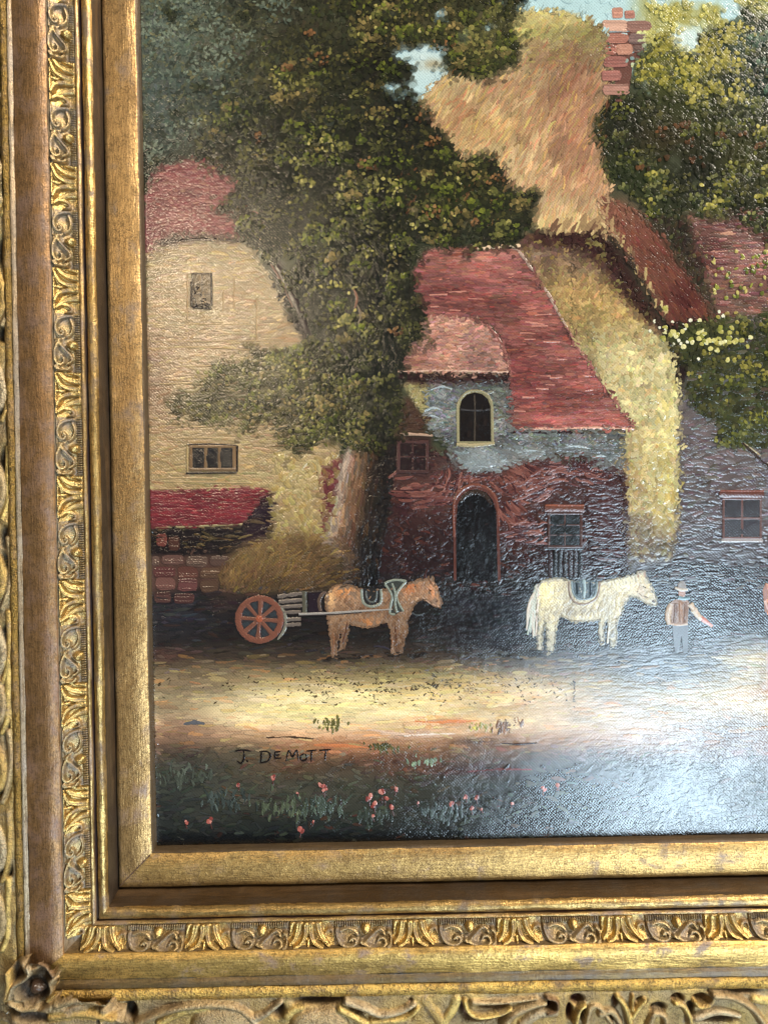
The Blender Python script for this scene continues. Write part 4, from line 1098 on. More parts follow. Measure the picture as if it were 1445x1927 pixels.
p.area(m_pl, 1100, 0, 26, (10, 26), (4, 8), .4, .18, 40, tint=[(150, 160, 162), (84, 82, 80), (132, 138, 138), (128, 116, 92)], tintp=.5)
p.area(m_pl, 420, 0, 30, (10, 26), (3, 6), .5, .3, 60)
lowp = m_pl * (gy > 838)
p.area(lowp, 220, 5, 20, (22, 44), (6, 10), .08, .26, 40, tint=[(152, 162, 164), (126, 132, 134)], tintp=.6)
for (x, y, l) in ((812, 785, 30), (815, 770, 34), (830, 730, 40), (1000, 850, 60), (950, 870, 50), (905, 880, 44), (1080, 842, 60), (1130, 860, 40)):
    p.line([(x - l / 2, y + 3), (x, y - 3), (x + l / 2, y + 2)], [3, 5, 3], (156, 166, 168), .4)
plaster = p.build('plaster', cottage, MAT_THICK, 'peeling blue-grey plaster above the brick')
p = Paint(1.8)
arch = [(864, 830), (864, 766), (868, 752), (878, 742), (892, 738), (906, 741), (917, 750), (922, 764), (923, 830)]
p.shape([(859, 834), (859, 764), (864, 748), (876, 737), (892, 733), (909, 736), (921, 746), (927, 762), (928, 834)], (138, 128, 92)); p.shape(arch, (30, 24, 22))
n = 12; p.batch(rng.uniform(870, 916, n), rng.uniform(756, 822, n), 90 + rng.normal(0, 10, n), rng.uniform(12, 18, n), rng.uniform(5, 8, n), lin(np.array((34, 27, 24)))[None] * np.exp(rng.normal(0, .3, n))[:, None], .04)
p.line([(892, 742), (893, 784), (892, 830)], 3, (70, 60, 50)); p.line([(866, 770), (892, 772), (921, 770)], 3, (66, 62, 62))
p.line([(861, 832), (860, 770), (866, 750), (878, 738), (893, 735), (909, 738), (921, 750), (925, 770), (926, 832)], 4.5, (150, 140, 104), .25)
p.line([(858, 836), (890, 838), (930, 834)], [6, 8, 6], (168, 152, 112), .3)
p.build('dormer_window', cottage, MAT_THICK, 'arched dark dormer window with cream surround')
p = Paint(1.5)
dpoly = [(858, 1092), (857, 990), (860, 950), (868, 932), (882, 922), (897, 920), (914, 926), (926, 940), (933, 962), (936, 1092)]
p.shape([(x + (-5 if x < 896 else 5), y - (5 if y < 1000 else 0)) for x, y in dpoly], (98, 54, 44)); p.shape(dpoly, (17, 14, 14))
n = 26; p.batch(rng.uniform(866, 926, n), rng.uniform(950, 1080, n), 90 + rng.normal(0, 6, n), rng.uniform(18, 34, n), rng.uniform(5, 9, n), lin(np.array((20, 16, 17)))[None] * np.exp(rng.normal(0, .25, n))[:, None], .04)
p.line([(866, 944), (878, 930), (897, 926), (914, 934), (924, 950)], [5, 9, 9, 5], (60, 46, 38)); p.line([(854, 1010), (853, 950), (864, 926), (882, 914), (900, 913), (920, 922), (934, 944), (938, 990)], [4, 5, 7, 7, 7, 6, 5, 4], (124, 70, 54), .25)
p.build('door', cottage, MAT_PAINT, 'black arched doorway')
w2 = window(cottage, 1034, 968, 1090, 1026, (26, 28, 27), (84, 52, 44), 2, 3, lintel=(112, 62, 44), bar=2.5, fw=5)
window(cottage, 752, 834, 800, 884, (46, 31, 31), (80, 52, 48), 2, 2, fw=6, bar=3)
p = Paint(1.5)
for k in range(7):
    x = 1034 + k * 9.5; p.line([(x, 1036), (x + rng.normal(0, 1), 1086)], 7.5, (50 + rng.integers(-8, 8), 42, 44), .1)
p.line([(1030, 1032), (1096, 1032)], 4, (30, 24, 26))
p.build('shutter', cottage)
p = Paint(.6)
p.area(pmask([(744, 764), (768, 746), (801, 792), (802, 814), (744, 814)]), 90, 12, 12, (12, 24), (5, 8), .2, .12)
p.line([(738, 818), (770, 816), (814, 819)], [4, 6, 4], (178, 142, 116), .25); p.area(pmask([(753, 717), (799, 716), (799, 790), (772, 748)]), 90, 60, 30, (8, 18), (4, 7), .15, .16, tint=[(176, 164, 108), (120, 104, 66)], tintp=.5)
p.build('lean_to_roof', cottage, MAT_THICK)

p = Paint(1.25)
p.drag(m_ro, 190, (6, 14), (2, 4.5)); p.drag(m_do, 90, (6, 14), (2.5, 5)); p.drag(m_pl, 420, (8, 20), (3, 6), 0); p.drag(m_wa, 260, (8, 20), (3, 7))
p.build('loose_edge', cottage, MAT_PAINT)

# ------------------------------------------------------------------ farmhouse
p = Paint(0.1)
p.area(m_fw, 3000, 0, 14, (12, 44), (3, 7), .22, .10, 10, tint=[(176, 146, 96), (130, 98, 68), (188, 160, 104)], tintp=.25)
for (x0, y, x1) in ((284, 612, 480), (284, 642, 540), (290, 655, 470), (330, 690, 460), (300, 722, 430), (300, 800, 540), (290, 825, 430), (300, 905, 480), (290, 900, 420)):
    p.line([(x0, y), ((x0 + x1) / 2, y + rng.normal(0, 2)), (x1, y + rng.normal(0, 3))], [2, 3.2, 2], (176, 144, 98), .5)
for (x, y0, y1) in ((352, 515, 600), (440, 520, 580), (482, 560, 650), (420, 545, 585)):
    p.line([(x, y0), (x + rng.normal(0, 2), y1)], 2.6, (168, 134, 90), .5)
mm = m_fw * (gx > 500) * (gy > 850)
p.area(mm, 260, 60, 50, (12, 30), (7, 13), .10, .18, 60, tint=[(196, 180, 112), (150, 124, 72), (184, 162, 96)], tintp=.6)
for q in ([(566, 884), (580, 866), (596, 872), (600, 890), (588, 905)], [(540, 900), (556, 884), (572, 892)], [(548, 930), (562, 922), (576, 932)]):
    p.line(q, [5, 8, 5], (176, 154, 102), .25)
farm = p.build('painted_farmhouse', painting, MAT_THICK, 'cream plastered farmhouse wall at the left')
p = Paint(.35)
p.area(m_fr, 1000, 3, 14, (8, 20), (4, 7), .2, .16, 16, tint=[(166, 104, 94), (96, 46, 48), (176, 122, 108)], tintp=.35)
p.line([(276, 440), (276, 360), (288, 320), (312, 304)], [3, 5, 4], (150, 110, 100), .2); p.line([(330, 440), (390, 440), (460, 446), (500, 452)], [3, 5, 3], (176, 134, 112), .25)
p.line([(300, 456), (380, 449), (460, 454)], [3, 5, 3], (64, 44, 40), .1); p.line([(276, 470), (288, 452), (312, 444)], [4, 6, 4], (150, 112, 92), .2)
p.line([(500, 470), (530, 516), (560, 580), (584, 640)], [6, 12, 14, 8], (62, 50, 46), .12); p.line([(496, 476), (526, 524), (552, 580)], [3, 4, 3], (120, 86, 70), .2)
p.build('tiled_roof', farm, MAT_THICK, 'red rounded farmhouse roof')
window(farm, 364, 516, 396, 572, (104, 84, 58), (78, 62, 48), 2, 3, fw=3, bar=2)
p = Paint(2.0); p.line([(398, 514), (399, 574)], 3, (42, 34, 32)); p.line([(362, 578), (398, 580)], 4, (40, 32, 30)); p.line([(360, 530), (360, 578)], 3, (52, 42, 38))
p.batch(rng.uniform(366, 394, 16), rng.uniform(540, 576, 16), rng.uniform(0, 180, 16), rng.uniform(6, 12, 16), rng.uniform(2, 4, 16), np.tile(lin((44, 36, 34)), (16, 1)), .2)
p.build('window_shadow', farm)
w3 = window(farm, 362, 842, 438, 880, (28, 27, 29), (128, 98, 66), 3, 1, fw=6, bar=6)
p = Paint(2.0); p.line([(352, 836), (400, 835), (446, 838)], 3, (46, 34, 28)); p.line([(446, 838), (446, 888)], 4, (44, 34, 30)); p.line([(350, 890), (446, 889)], 4, (40, 30, 26)); p.line([(352, 838), (353, 888)], 3, (176, 146, 96), .25)
p.build('window_edge', farm)
p = Paint(.4)
p.area(m_sh, 520, 2, 8, (16, 36), (4, 8), .2, .15, 10, tint=[(168, 62, 70), (92, 22, 34), (150, 50, 58)], tintp=.4)
p.line([(284, 992), (360, 990), (456, 986)], [3, 4.5, 3], (150, 134, 92), .2); p.line([(284, 920), (380, 918), (490, 916)], [2, 3, 2], (170, 136, 90), .25); p.line([(456, 988), (484, 954), (508, 926)], [3, 4, 3], (52, 26, 32), .15)
p.build('shed_roof', farm, MAT_THICK, 'crimson lean-to roof')
for (x0, y0, x1, y1, c) in ((286, 1046, 300, 1064, (104, 78, 66)), (304, 1044, 346, 1062, (104, 72, 62)), (350, 1046, 390, 1066, (98, 74, 62)), (394, 1046, 430, 1064, (90, 66, 56)),
                            (288, 1066, 330, 1086, (100, 56, 52)), (334, 1066, 372, 1088, (96, 58, 48)), (376, 1068, 416, 1088, (98, 70, 52)), (292, 1086, 330, 1110, (116, 76, 66)), (334, 1088, 372, 1112, (108, 64, 60)),
                            (376, 1092, 410, 1114, (92, 66, 50)), (290, 1114, 322, 1134, (86, 56, 50)), (326, 1116, 366, 1136, (88, 54, 50)), (294, 1004, 314, 1028, (120, 62, 52)), (316, 1008, 338, 1036, (82, 50, 40))):
    p = Paint(.5); stone(p, x0, y0, x1, y1, c); p.build('stone', farm)

p = Paint(1.15)
p.drag(m_fr, 260, (6, 14), (3, 6)); p.drag(m_sh, 60, (6, 12), (2, 4), 0); p.drag(m_fw, 300); p.drag(pmask(STON), 160)
p.build('loose_edge', farm, MAT_PAINT)

# ------------------------------------------------------------------ yard and foreground
p = Paint(0.1)
p.area(m_yd * (gy < 1270), 2600, 2, 8, (14, 44), (3, 7), .36, .09, 8, tint=[(60, 62, 70), (30, 26, 26), (72, 52, 44)], tintp=.2)
p.area(m_yd * (gy > 1230) * (gy < 1420), 2600, 0, 6, (18, 56), (4, 9), .10, .10, 7, tint=[(228, 204, 140), (206, 150, 100), (176, 130, 84), (218, 190, 150), (150, 128, 80)], tintp=.28)
p.area(m_yd * (gy > 1270) * (gy < 1370) * (gx > 430) * (gx < 1000), 420, 0, 4, (26, 70), (5, 10), .07, .12, 5, tint=[(232, 214, 146), (226, 192, 124), (226, 204, 168)], tintp=.6)
p.area(m_yd * (gy > 1400), 3600, 4, 22, (10, 34), (3, 8), .36, .08, 14, tint=[(92, 94, 78), (40, 46, 40), (98, 64, 48), (70, 74, 66)], tintp=.25)
for (x0, y0, x1, y1, w, c) in ((760, 1385, 860, 1380, 5, (224, 204, 186)), (690, 1372, 800, 1384, 6, (214, 178, 150)), (780, 1358, 900, 1356, 9, (222, 136, 80)), (500, 1388, 590, 1390, 5, (72, 52, 38)), (345, 1362, 385, 1362, 9, (96, 96, 100)),
                               (640, 1330, 700, 1334, 4, (236, 220, 160)), (880, 1452, 1000, 1448, 6, (108, 40, 36)), (940, 1398, 1010, 1398, 4, (60, 30, 28)), (590, 1402, 700, 1408, 8, (196, 116, 68)), (540, 1338, 640, 1336, 6, (228, 214, 140)), (836, 1320, 860, 1326, 6, (232, 190, 160))):
    p.line([(x0, y0), ((x0 + x1) / 2, (y0 + y1) / 2 + rng.normal(0, 2)), (x1, y1)], [w * .5, w, w * .4], c, .14)
# dark canvas showing through dragged paint
n = 620
xx = np.clip(rng.normal(760, 170, n), 300, 1080); yy = 1292 + rng.normal(0, 16, n)
p.batch(xx, yy, rng.choice([35., -40.], n) + rng.normal(0, 18, n), rng.uniform(4, 9, n), rng.uniform(1.4, 2.6, n), np.tile(lin((66, 54, 38)), (n, 1)) * np.exp(rng.normal(0, .3, n))[:, None], .05)
ground = p.build('painted_ground', painting, MAT_PAINT, 'sunlit sandy track across the dark yard')
for (x, y, w, h, c, n) in ((624, 1368, 26, 26, (104, 98, 56), 40), (900, 1372, 24, 16, (150, 140, 70), 26), (955, 1372, 30, 24, (108, 76, 48), 36), (722, 1412, 40, 18, (74, 70, 40), 40), (520, 1530, 60, 34, (78, 84, 66), 46), (600, 1530, 46, 40, (66, 74, 64), 50),
                           (430, 1520, 60, 40, (60, 66, 62), 40), (700, 1545, 50, 30, (54, 60, 52), 40), (830, 1540, 60, 34, (62, 70, 66), 40), (800, 1440, 40, 20, (112, 124, 102), 24), (350, 1470, 60, 36, (76, 80, 70), 40)):
    p = Paint(.55)
    p.batch(x + rng.normal(0, w * .45, n), y + rng.normal(0, h * .25, n) - h * .3, 90 + rng.normal(0, 16, n), rng.uniform(.35, .8, n) * h, rng.uniform(3, 6, n), lin(np.array(c))[None] * np.exp(rng.normal(0, .32, n))[:, None], .1, rng.normal(0, 25, n), 'leaf')
    p.build('grass_tuft', ground)
for (x, y, s) in ((450, 1476, 9), (513, 1464, 10), (606, 1477, 12), (610, 1486, 10), (396, 1543, 12), (350, 1548, 8), (566, 1560, 12), (590, 1546, 6), (560, 1492, 5), (695, 1500, 12), (703, 1512, 13), (718, 1492, 14), (724, 1502, 10), (745, 1485, 9), (738, 1520, 11),
                  (850, 1511, 9), (876, 1497, 9), (896, 1500, 9), (887, 1521, 8), (905, 1522, 6), (1021, 1484, 9), (1050, 1477, 8), (700, 1535, 8), (786, 1510, 6), (1049, 1477, 8), (962, 1512, 6)):
    p = Paint(.8); n = 5
    for k in range(3):
        p.batch(np.array([x + rng.normal(0, s * .18)]), np.array([y + rng.normal(0, s * .2)]), np.array([rng.uniform(40, 140)]), np.array([s * rng.uniform(.6, 1.05)]), np.array([s * rng.uniform(.4, .7)]), lin(np.array([[(158, 92, 82), (122, 62, 56), (178, 122, 110)][k]])), .16, 0, 'dab')
    p.line([(x, y + s * .5), (x + rng.normal(0, 2), y + s * 1.4)], 2, (88, 50, 44))
    p.build('flower', ground, MAT_THICK)

# ------------------------------------------------------------------ great tree
GR = [[(26, 28, 18), (58, 58, 30), (100, 98, 52), (146, 136, 78)], [(24, 28, 18), (48, 54, 24), (82, 88, 34), (120, 122, 48)], [(30, 28, 20), (66, 58, 34), (112, 98, 58), (150, 128, 80)],
      [(28, 30, 20), (52, 52, 32), (86, 84, 48), (120, 114, 64)], [(24, 24, 18), (40, 40, 26), (66, 64, 36), (92, 86, 46)]]
RUST = [[(44, 30, 20), (96, 62, 36), (142, 98, 62), (150, 116, 76)]]
HAZE = [[(72, 82, 72), (96, 106, 92), (118, 126, 110), (132, 138, 116)], [(48, 50, 42), (74, 74, 54), (98, 94, 64), (116, 108, 72)]]  # pale grey-greens: haze over the upper left put into the leaf colour
p = Paint(0.6)
left = m_te * np.clip((520 - gx) / 160 + (160 - gy) / 200, 0, 1)
core = m_te * (1 - np.clip(left, 0, 1))
p.area(m_te, 7000, 50, 55, (8, 22), (5, 11), .30, .09, 45)
p.clumps(m_te, 220, (16, 30), (18, 40), [[(20, 21, 15), (30, 31, 20), (46, 45, 28), (58, 56, 34)]], (8, 15), (5, 10), 0.040, spill=.2)
p.area(m_te * (gx < 640) * (gy < 300), 1500, 60, 40, (12, 28), (3, 6), .14, .09, 40, tint=[(112, 118, 96), (60, 66, 58), (124, 116, 80)], tintp=.3)
p.clumps(left * (left > .4), 150, (16, 34), (16, 36), HAZE, (7, 13), (3, 6), 0.040)
tree = p.build('painted_tree', painting, MAT_PAINT, 'great dark olive tree in the middle')
p = Paint(.85)
lit = core * (vnoise(90, 2, 61) > .5)
p.clumps(core, 190, (18, 36), (16, 34), [GR[4], GR[4], GR[3]], (7, 14), (4, 8), 0.050, spill=.25, dark=.85)
p.clumps(lit, 170, (16, 34), (12, 28), GR, (6, 13), (3.5, 7.5), 0.070, spill=.25, dark=.95)
p.clumps(core * (gx > 560) * (gy > 280) * (gy < 470), 40, (16, 30), (10, 22), [GR[1], GR[1], GR[0]], (6, 11), (5, 8), 0.075, spill=.3)
for (x, y, r_) in ((540, 160, 46), (620, 280, 54), (700, 360, 50), (860, 350, 60), (940, 400, 50), (600, 470, 46), (660, 600, 46), (820, 50, 60), (900, 90, 46), (720, 40, 46), (580, 780, 44)):
    p.clumps(core * (np.hypot((gx - x) / 1.3, gy - y) < r_), 9, (14, 26), (10, 20), [GR[0], GR[2], GR[1]], (7, 14), (5, 9), .06, spill=.2, dark=1.25, thr=.3)
p.clumps(core * (gx > 480), 16, (8, 16), (8, 18), RUST, (6, 10), (4, 7), 0.070)
p.clumps(core * (gx > 700) * (gy < 180), 36, (14, 26), (12, 24), [GR[1], GR[2], GR[0]], (7, 12), (5, 9), 0.060, spill=.4)
ed = ((m_te > .08) & (m_te < .75)).astype(float)
p.clumps(ed, 150, (6, 14), (8, 20), [[(22, 24, 15), (40, 42, 22), (70, 70, 34)]], (6, 12), (4, 8), 0.060, spill=.6, dark=1.1)
p.build('foliage', tree, MAT_PAINT)
p = Paint(.85)
p.clumps(m_lb, 120, (14, 30), (12, 26), [GR[0], GR[1], GR[4], GR[2]], (6, 11), (4, 8), 0.065, spill=.35, thr=.2)
p.clumps(m_lb * (gx > 480), 34, (12, 22), (10, 20), [GR[0], GR[1]], (6, 10), (4, 7), 0.075, spill=.3, dark=1.15)
p.build('low_branch', tree, MAT_PAINT, 'leafy low branch in front of the farmhouse')
p = Paint(1.35)
YL = [[(58, 56, 28), (92, 88, 46), (122, 114, 64), (156, 144, 86)]]
for (x, y, rx, ry, n) in ((530, 150, 22, 16, 22), (545, 165, 20, 14, 16), (600, 262, 26, 18, 26), (625, 275, 22, 14, 20), (565, 340, 30, 16, 18), (745, 365, 14, 16, 14), (660, 360, 30, 20, 22), (700, 350, 26, 18, 20), (580, 770, 26, 18, 34), (560, 700, 26, 16, 22), (620, 815, 34, 18, 26),
                          (735, 340, 30, 14, 14), (870, 335, 20, 10, 8), (540, 525, 20, 12, 16), (640, 610, 26, 16, 16), (800, 420, 40, 20, 16), (690, 470, 40, 24, 18), (640, 540, 30, 20, 16), (720, 30, 40, 24, 24), (800, 60, 40, 24, 22), (650, 740, 30, 20, 16)):
    q = lin(np.array(YL[0]))[rng.integers(0, 4, n)]
    p.batch(x + rng.normal(0, rx * .6, n), y + rng.normal(0, ry * .6, n), rng.uniform(0, 180, n), rng.uniform(6, 12, n), rng.uniform(3.5, 7, n), q, .18, rng.normal(0, 25, n), 'leaf')
for (x, y, c) in ((665, 560, (124, 80, 58)), (672, 590, (110, 92, 70))):
    p.line([(x, y - 16), (x + 6, y), (x + 2, y + 20)], [3, 5, 3], c)
p.build('leaf_light', tree, MAT_THICK, 'yellow-green lit leaves')['kind'] = 'stuff'
p = Paint(.4)
p.area(m_tr, 420, 84, 8, (20, 46), (4, 9), .25, .12, 10, tint=[(92, 66, 44), (24, 22, 22)], tintp=.25)
for k in range(34):
    t0 = rng.random(); y0 = rng.uniform(848, 985); f = rng.beta(1.1, 4.5)
    P_ = []
    for y in (y0, y0 + 16, y0 + rng.uniform(26, 44)):
        a_ = np.interp(y, [838, 900, 960, 1016], [656, 638, 628, 612]); b_ = np.interp(y, [815, 880, 960, 1040], [744, 742, 733, 716]); P_.append((a_ + f * (b_ - a_) + rng.normal(0, 1), y))
    c = np.array((172, 148, 128)) * (1 - f) ** 2.2 + np.array((70, 48, 32)) * (1 - (1 - f) ** 2.2)
    p.line(P_, [3, rng.uniform(5, 9), 2.5], c * rng.uniform(.75, 1.12), 0.060)
p.build('trunk', tree, MAT_PAINT, 'thick trunk, pale along its lit side')

# ------------------------------------------------------------------ trees and shrub at the right
YG = [[(44, 46, 20), (86, 84, 36), (136, 126, 58), (172, 158, 84)], [(36, 40, 20), (66, 70, 28), (104, 104, 44), (140, 134, 62)], [(30, 36, 22), (52, 58, 32), (84, 86, 48), (132, 128, 80)]]
TEAL = [[(34, 50, 44), (54, 76, 62), (80, 104, 82), (104, 124, 92)]]
p = Paint(0.7)
p.area(m_rt, 2200, 60, 50, (8, 20), (5, 9), .22, .10, 40)
p.clumps(m_rt, 150, (16, 32), (12, 28), [YG[1], YG[2], GR[4], GR[4], GR[3]], (7, 12), (5, 9), 0.040, spill=.3)
p.clumps(m_rt * (gx > 1370) * (gy < 200), 20, (14, 26), (12, 24), TEAL, (8, 13), (6, 9), 0.040, spill=.3)
p.clumps(m_rt * (gy < 180) * (gx < 1400), 34, (12, 24), (12, 24), [[(100, 98, 40), (136, 126, 50), (168, 154, 72), (184, 170, 84)]], (8, 13), (5, 9), 0.040, spill=.5)
p.clumps(m_rt * (gy > 160) * (vnoise(80, 2, 62) > .48), 80, (10, 22), (8, 20), [YG[0], YG[0], YG[2]], (7, 12), (5, 9), 0.055, spill=.2, dark=1.35)
p.clumps(m_rt * (gy > 200) * (gy < 340), 14, (5, 10), (8, 16), [[(54, 36, 22), (86, 54, 32), (108, 68, 42)]], (8, 12), (5, 8), 0.045)
ed = ((m_rt > .08) & (m_rt < .75)).astype(float)
p.clumps(ed, 70, (6, 14), (8, 18), [[(24, 26, 14), (46, 48, 22), (92, 90, 40)]], (6, 12), (4, 8), 0.040, spill=.6, dark=1.1)
rt = p.build('painted_oak', painting, MAT_THICK, 'leafy tree in front of the thatch at upper right')
p = Paint(0.7)
p.clumps(m_wi, 60, (12, 24), (10, 24), [[(132, 122, 50), (160, 148, 66), (180, 168, 84), (190, 182, 110)]], (8, 13), (5, 9), 0.050, spill=.25, thr=.4)
p.line([(1420, 140), (1436, 160), (1450, 176)], [3, 4, 3], (112, 80, 56))
p.build('pale_top', rt, MAT_PAINT, 'wispy pale green top against the sky')
p = Paint(0.7)
p.area(m_rb, 900, 60, 50, (8, 18), (5, 9), .24, .10, 40)
p.clumps(m_rb, 70, (16, 30), (12, 26), [YG[1], YG[2], GR[4]], (7, 12), (5, 9), 0.075, spill=.25)
p.clumps(m_rb, 40, (8, 18), (10, 20), [YG[0]], (7, 12), (5, 9), 0.100, spill=.2)
n = 46
t = rng.random(n)
p.batch(1250 + 150 * t + rng.normal(0, 10, n), 622 + 20 * t + rng.normal(0, 16, n), rng.uniform(0, 180, n), rng.uniform(8, 14, n), rng.uniform(7, 11, n), lin(np.array([(182, 172, 110), (158, 150, 84), (132, 130, 62), (196, 188, 140)]))[rng.integers(0, 4, n)], .2, 0, 'dab')
for (x, y) in ((1231, 604), (1222, 622), (1240, 616), (1250, 618), (1264, 606), (1284, 612), (1288, 618), (1266, 648), (1280, 646), (1292, 643), (1298, 602), (1276, 640), (1313, 675), (1352, 586), (1359, 594)):
    p.batch(np.array([x * 1.]), np.array([y * 1.]), np.array([rng.uniform(0, 180)]), np.array([rng.uniform(6, 9)]), np.array([rng.uniform(5, 7)]), lin(np.array([(206, 200, 176)])), 0.100, 0, 'dab')
n = 50
p.batch(rng.uniform(1340, 1450, n), rng.uniform(470, 560, n), rng.uniform(0, 180, n), rng.uniform(8, 13, n), rng.uniform(4, 8, n), lin(np.array([(132, 130, 62), (92, 96, 44), (170, 156, 96)]))[rng.integers(0, 3, n)], .16, 0, 'leaf')
p.build('painted_shrub', painting, MAT_THICK, 'shrub with pale yellow leaves below the verge')

# ------------------------------------------------------------------ hay cart
p = Paint(0.7)
p.area(m_ha, 900, 30, 22, (14, 34), (3, 5.5), .2, .10, 22, flow=lambda x, y: 62 - (x - 450) * .22, tint=[(166, 134, 76), (70, 52, 34), (140, 110, 60)], tintp=.35)
cart = p.build('painted_hay_cart', painting, MAT_PAINT, 'heap of hay on the two-wheeled cart')
for (x0, y0, x1, y1) in ((522, 1122, 568, 1116), (524, 1132, 568, 1128), (526, 1142, 568, 1139), (530, 1152, 566, 1151), (534, 1166, 566, 1164), (536, 1176, 566, 1174)):
    p = Paint(0.7); p.line([(x0, y0), ((x0 + x1) / 2, (y0 + y1) / 2), (x1, y1)], [6, 7, 6], (112, 98, 88), .2); p.line([(x0, y0 + 5), (x1, y1 + 5)], 2.5, (38, 30, 30)); p.build('plank', cart)
p = Paint(0.7); p.shape([(580, 1116), (604, 1114), (604, 1152), (580, 1152)], (44, 32, 40)); p.line([(572, 1112), (573, 1154)], 9, (92, 86, 70), .15); p.line([(578, 1114), (606, 1112)], 3, (70, 58, 50)); p.line([(604, 1150), (600, 1132), (606, 1118), (614, 1114)], [4, 7, 7, 4], (104, 82, 70), .15)
p.build('cart_front', cart)
p = Paint(0.7)
wx, wy, wr = 488, 1165, 45
ring = [(wx + (wr + 2) * math.cos(t), wy + (wr + 1) * math.sin(t)) for t in np.linspace(0, 6.283, 37)[:-1]]
p.line([(wx + 24, wy - 38), (wx + 46, wy - 14), (wx + 48, wy + 16), (wx + 34, wy + 38)], [3, 6, 6, 3], (128, 122, 106), .2)
p.shape(ring, (54, 52, 54))
for k in range(8):
    t = k * math.pi / 4 + .08
    p.line([(wx + 5 * math.cos(t), wy + 5 * math.sin(t)), (wx + (wr - 6) * math.cos(t), wy + (wr - 6) * math.sin(t))], [7, 7, 10], (126, 78, 60), .16)
    p.shape([(wx + r_ * math.cos(t + .39 + d), wy + r_ * math.sin(t + .39 + d)) for r_, d in ((20, -.18), (33, -.16), (34, .1), (22, .14))], (56, 62, 66))
p.line([(wx + (wr - 5) * math.cos(t), wy + (wr - 5) * math.sin(t)) for t in np.linspace(0, 6.4, 26)], 11, (128, 76, 58), .13)
p.line([(wx + (wr - 2) * math.cos(t), wy + (wr - 2) * math.sin(t)) for t in np.linspace(2.2, 5.2, 14)], 3, (164, 98, 74), .2)
p.batch(np.array([wx + 0.]), np.array([wy - 1.]), np.array([30.]), np.array([15.]), np.array([13.]), lin(np.array([(146, 84, 62)])), .2, 0, 'dab')
p.build('wheel', cart, MAT_PAINT, 'red-brown spoked cart wheel')

# ------------------------------------------------------------------ horses and man
def zpoly(pts, s, ox, oy): return [(ox + x / s, oy + y / s) for x, y in pts]
def body(poly, col, tint, n, flow=80, L=(8, 18), Wd=(4, 7), jit=.12, lights=()):
    p = Paint(0.95)
    p.shape(poly, col, .03)
    m = pmask(poly)
    ids = np.flatnonzero((m > .5).ravel()); pick = rng.choice(ids, n); jj, ii = np.divmod(pick, RW)
    x = X0 + ii * RS; y = Y0 + jj * RS; a = flow + rng.normal(0, 30, n); l = rng.uniform(*L, n)
    ok = np.ones(n, bool)
    for t in (-.55, .55):
        j2, i2 = look(x + np.cos(np.radians(a)) * l * t, y - np.sin(np.radians(a)) * l * t); ok &= m[j2, i2] > .5
    c = np.tile(lin(np.array(col)), (n, 1)); tn = lin(np.array(tint)); use = rng.random(n) < .45
    c = np.where(use[:, None], tn[rng.integers(0, len(tn), n)] * .6 + c * .4, c)
    for (lx, ly, rx, ry, lc) in lights:
        f = np.exp(-((x - lx) / rx) ** 2 - ((y - ly) / ry) ** 2)[:, None]; c = c * (1 - f) + lin(np.array(lc)) * f
    py_ = np.array(poly)[:, 1]; c *= np.interp(y, [py_.min(), np.median(py_), py_.max()], [1.12, .95, .55])[:, None]
    c *= np.exp(rng.normal(0, jit, n))[:, None]
    p.batch(x[ok], y[ok], a[ok], l[ok], rng.uniform(*Wd, n)[ok], c[ok], .1, rng.normal(0, 20, ok.sum()), 'dab')
    return p
def soften(p, poly, col, foot, mixb=(.25, .75)):
    q = np.array(poly); q2 = np.roll(q, -1, 0); X, Y, A = [], [], []
    for a, b in zip(q, q2):
        d = b - a; L = np.hypot(*d); k = max(1, int(L / 3.5)); t = (np.arange(k) + rng.random(k)) / k
        X.append(a[0] + d[0] * t); Y.append(a[1] + d[1] * t); A.append(np.full(k, math.degrees(math.atan2(-d[1], d[0]))))
    X, Y, A = map(np.concatenate, (X, Y, A)); n = len(X)
    X = X + rng.normal(0, 1.0, n); Y = Y + rng.normal(0, 1.0, n)
    jj, ii = look(X, Y); f = rng.uniform(*mixb, n)[:, None]
    p.batch(X, Y, A + rng.normal(0, 14, n), rng.uniform(5, 10, n), rng.uniform(2.2, 4.2, n), CL[jj, ii] * f + lin(np.array(col)) * (1 - f) * .85, .06, 0, 'leaf')
    for (x0, x1, y) in foot:
        m = 16; xs = rng.uniform(x0, x1, m); j3, i3 = look(xs, np.full(m, y * 1.))
        p.batch(xs, y + rng.normal(0, 3, m), rng.normal(0, 6, m), rng.uniform(8, 20, m), rng.uniform(2, 3.6, m), (lin((24, 20, 20)) * .55 + CL[j3, i3] * .35) * np.exp(rng.normal(0, .3, m))[:, None], .04)
BH = zpoly([(112, 975), (116, 930), (135, 900), (165, 876), (215, 860), (270, 864), (345, 888), (420, 902), (490, 894), (540, 884), (600, 876), (640, 858), (690, 834), (735, 822), (764, 824), (772, 804), (786, 820), (800, 808), (814, 836), (822, 872),
            (845, 920), (866, 982), (852, 1006), (818, 1002), (792, 972), (742, 952), (706, 962), (674, 1002), (656, 1052), (640, 1092), (641, 1160), (622, 1212), (602, 1296), (574, 1306), (536, 1308), (546, 1220), (522, 1112),
            (490, 1100), (440, 1126), (370, 1137), (290, 1116), (264, 1100), (254, 1170), (232, 1272), (200, 1288), (206, 1230), (218, 1180), (206, 1150), (186, 1230), (180, 1332), (150, 1330), (146, 1240), (130, 1100), (118, 1030)], 3.44, 580, 850)
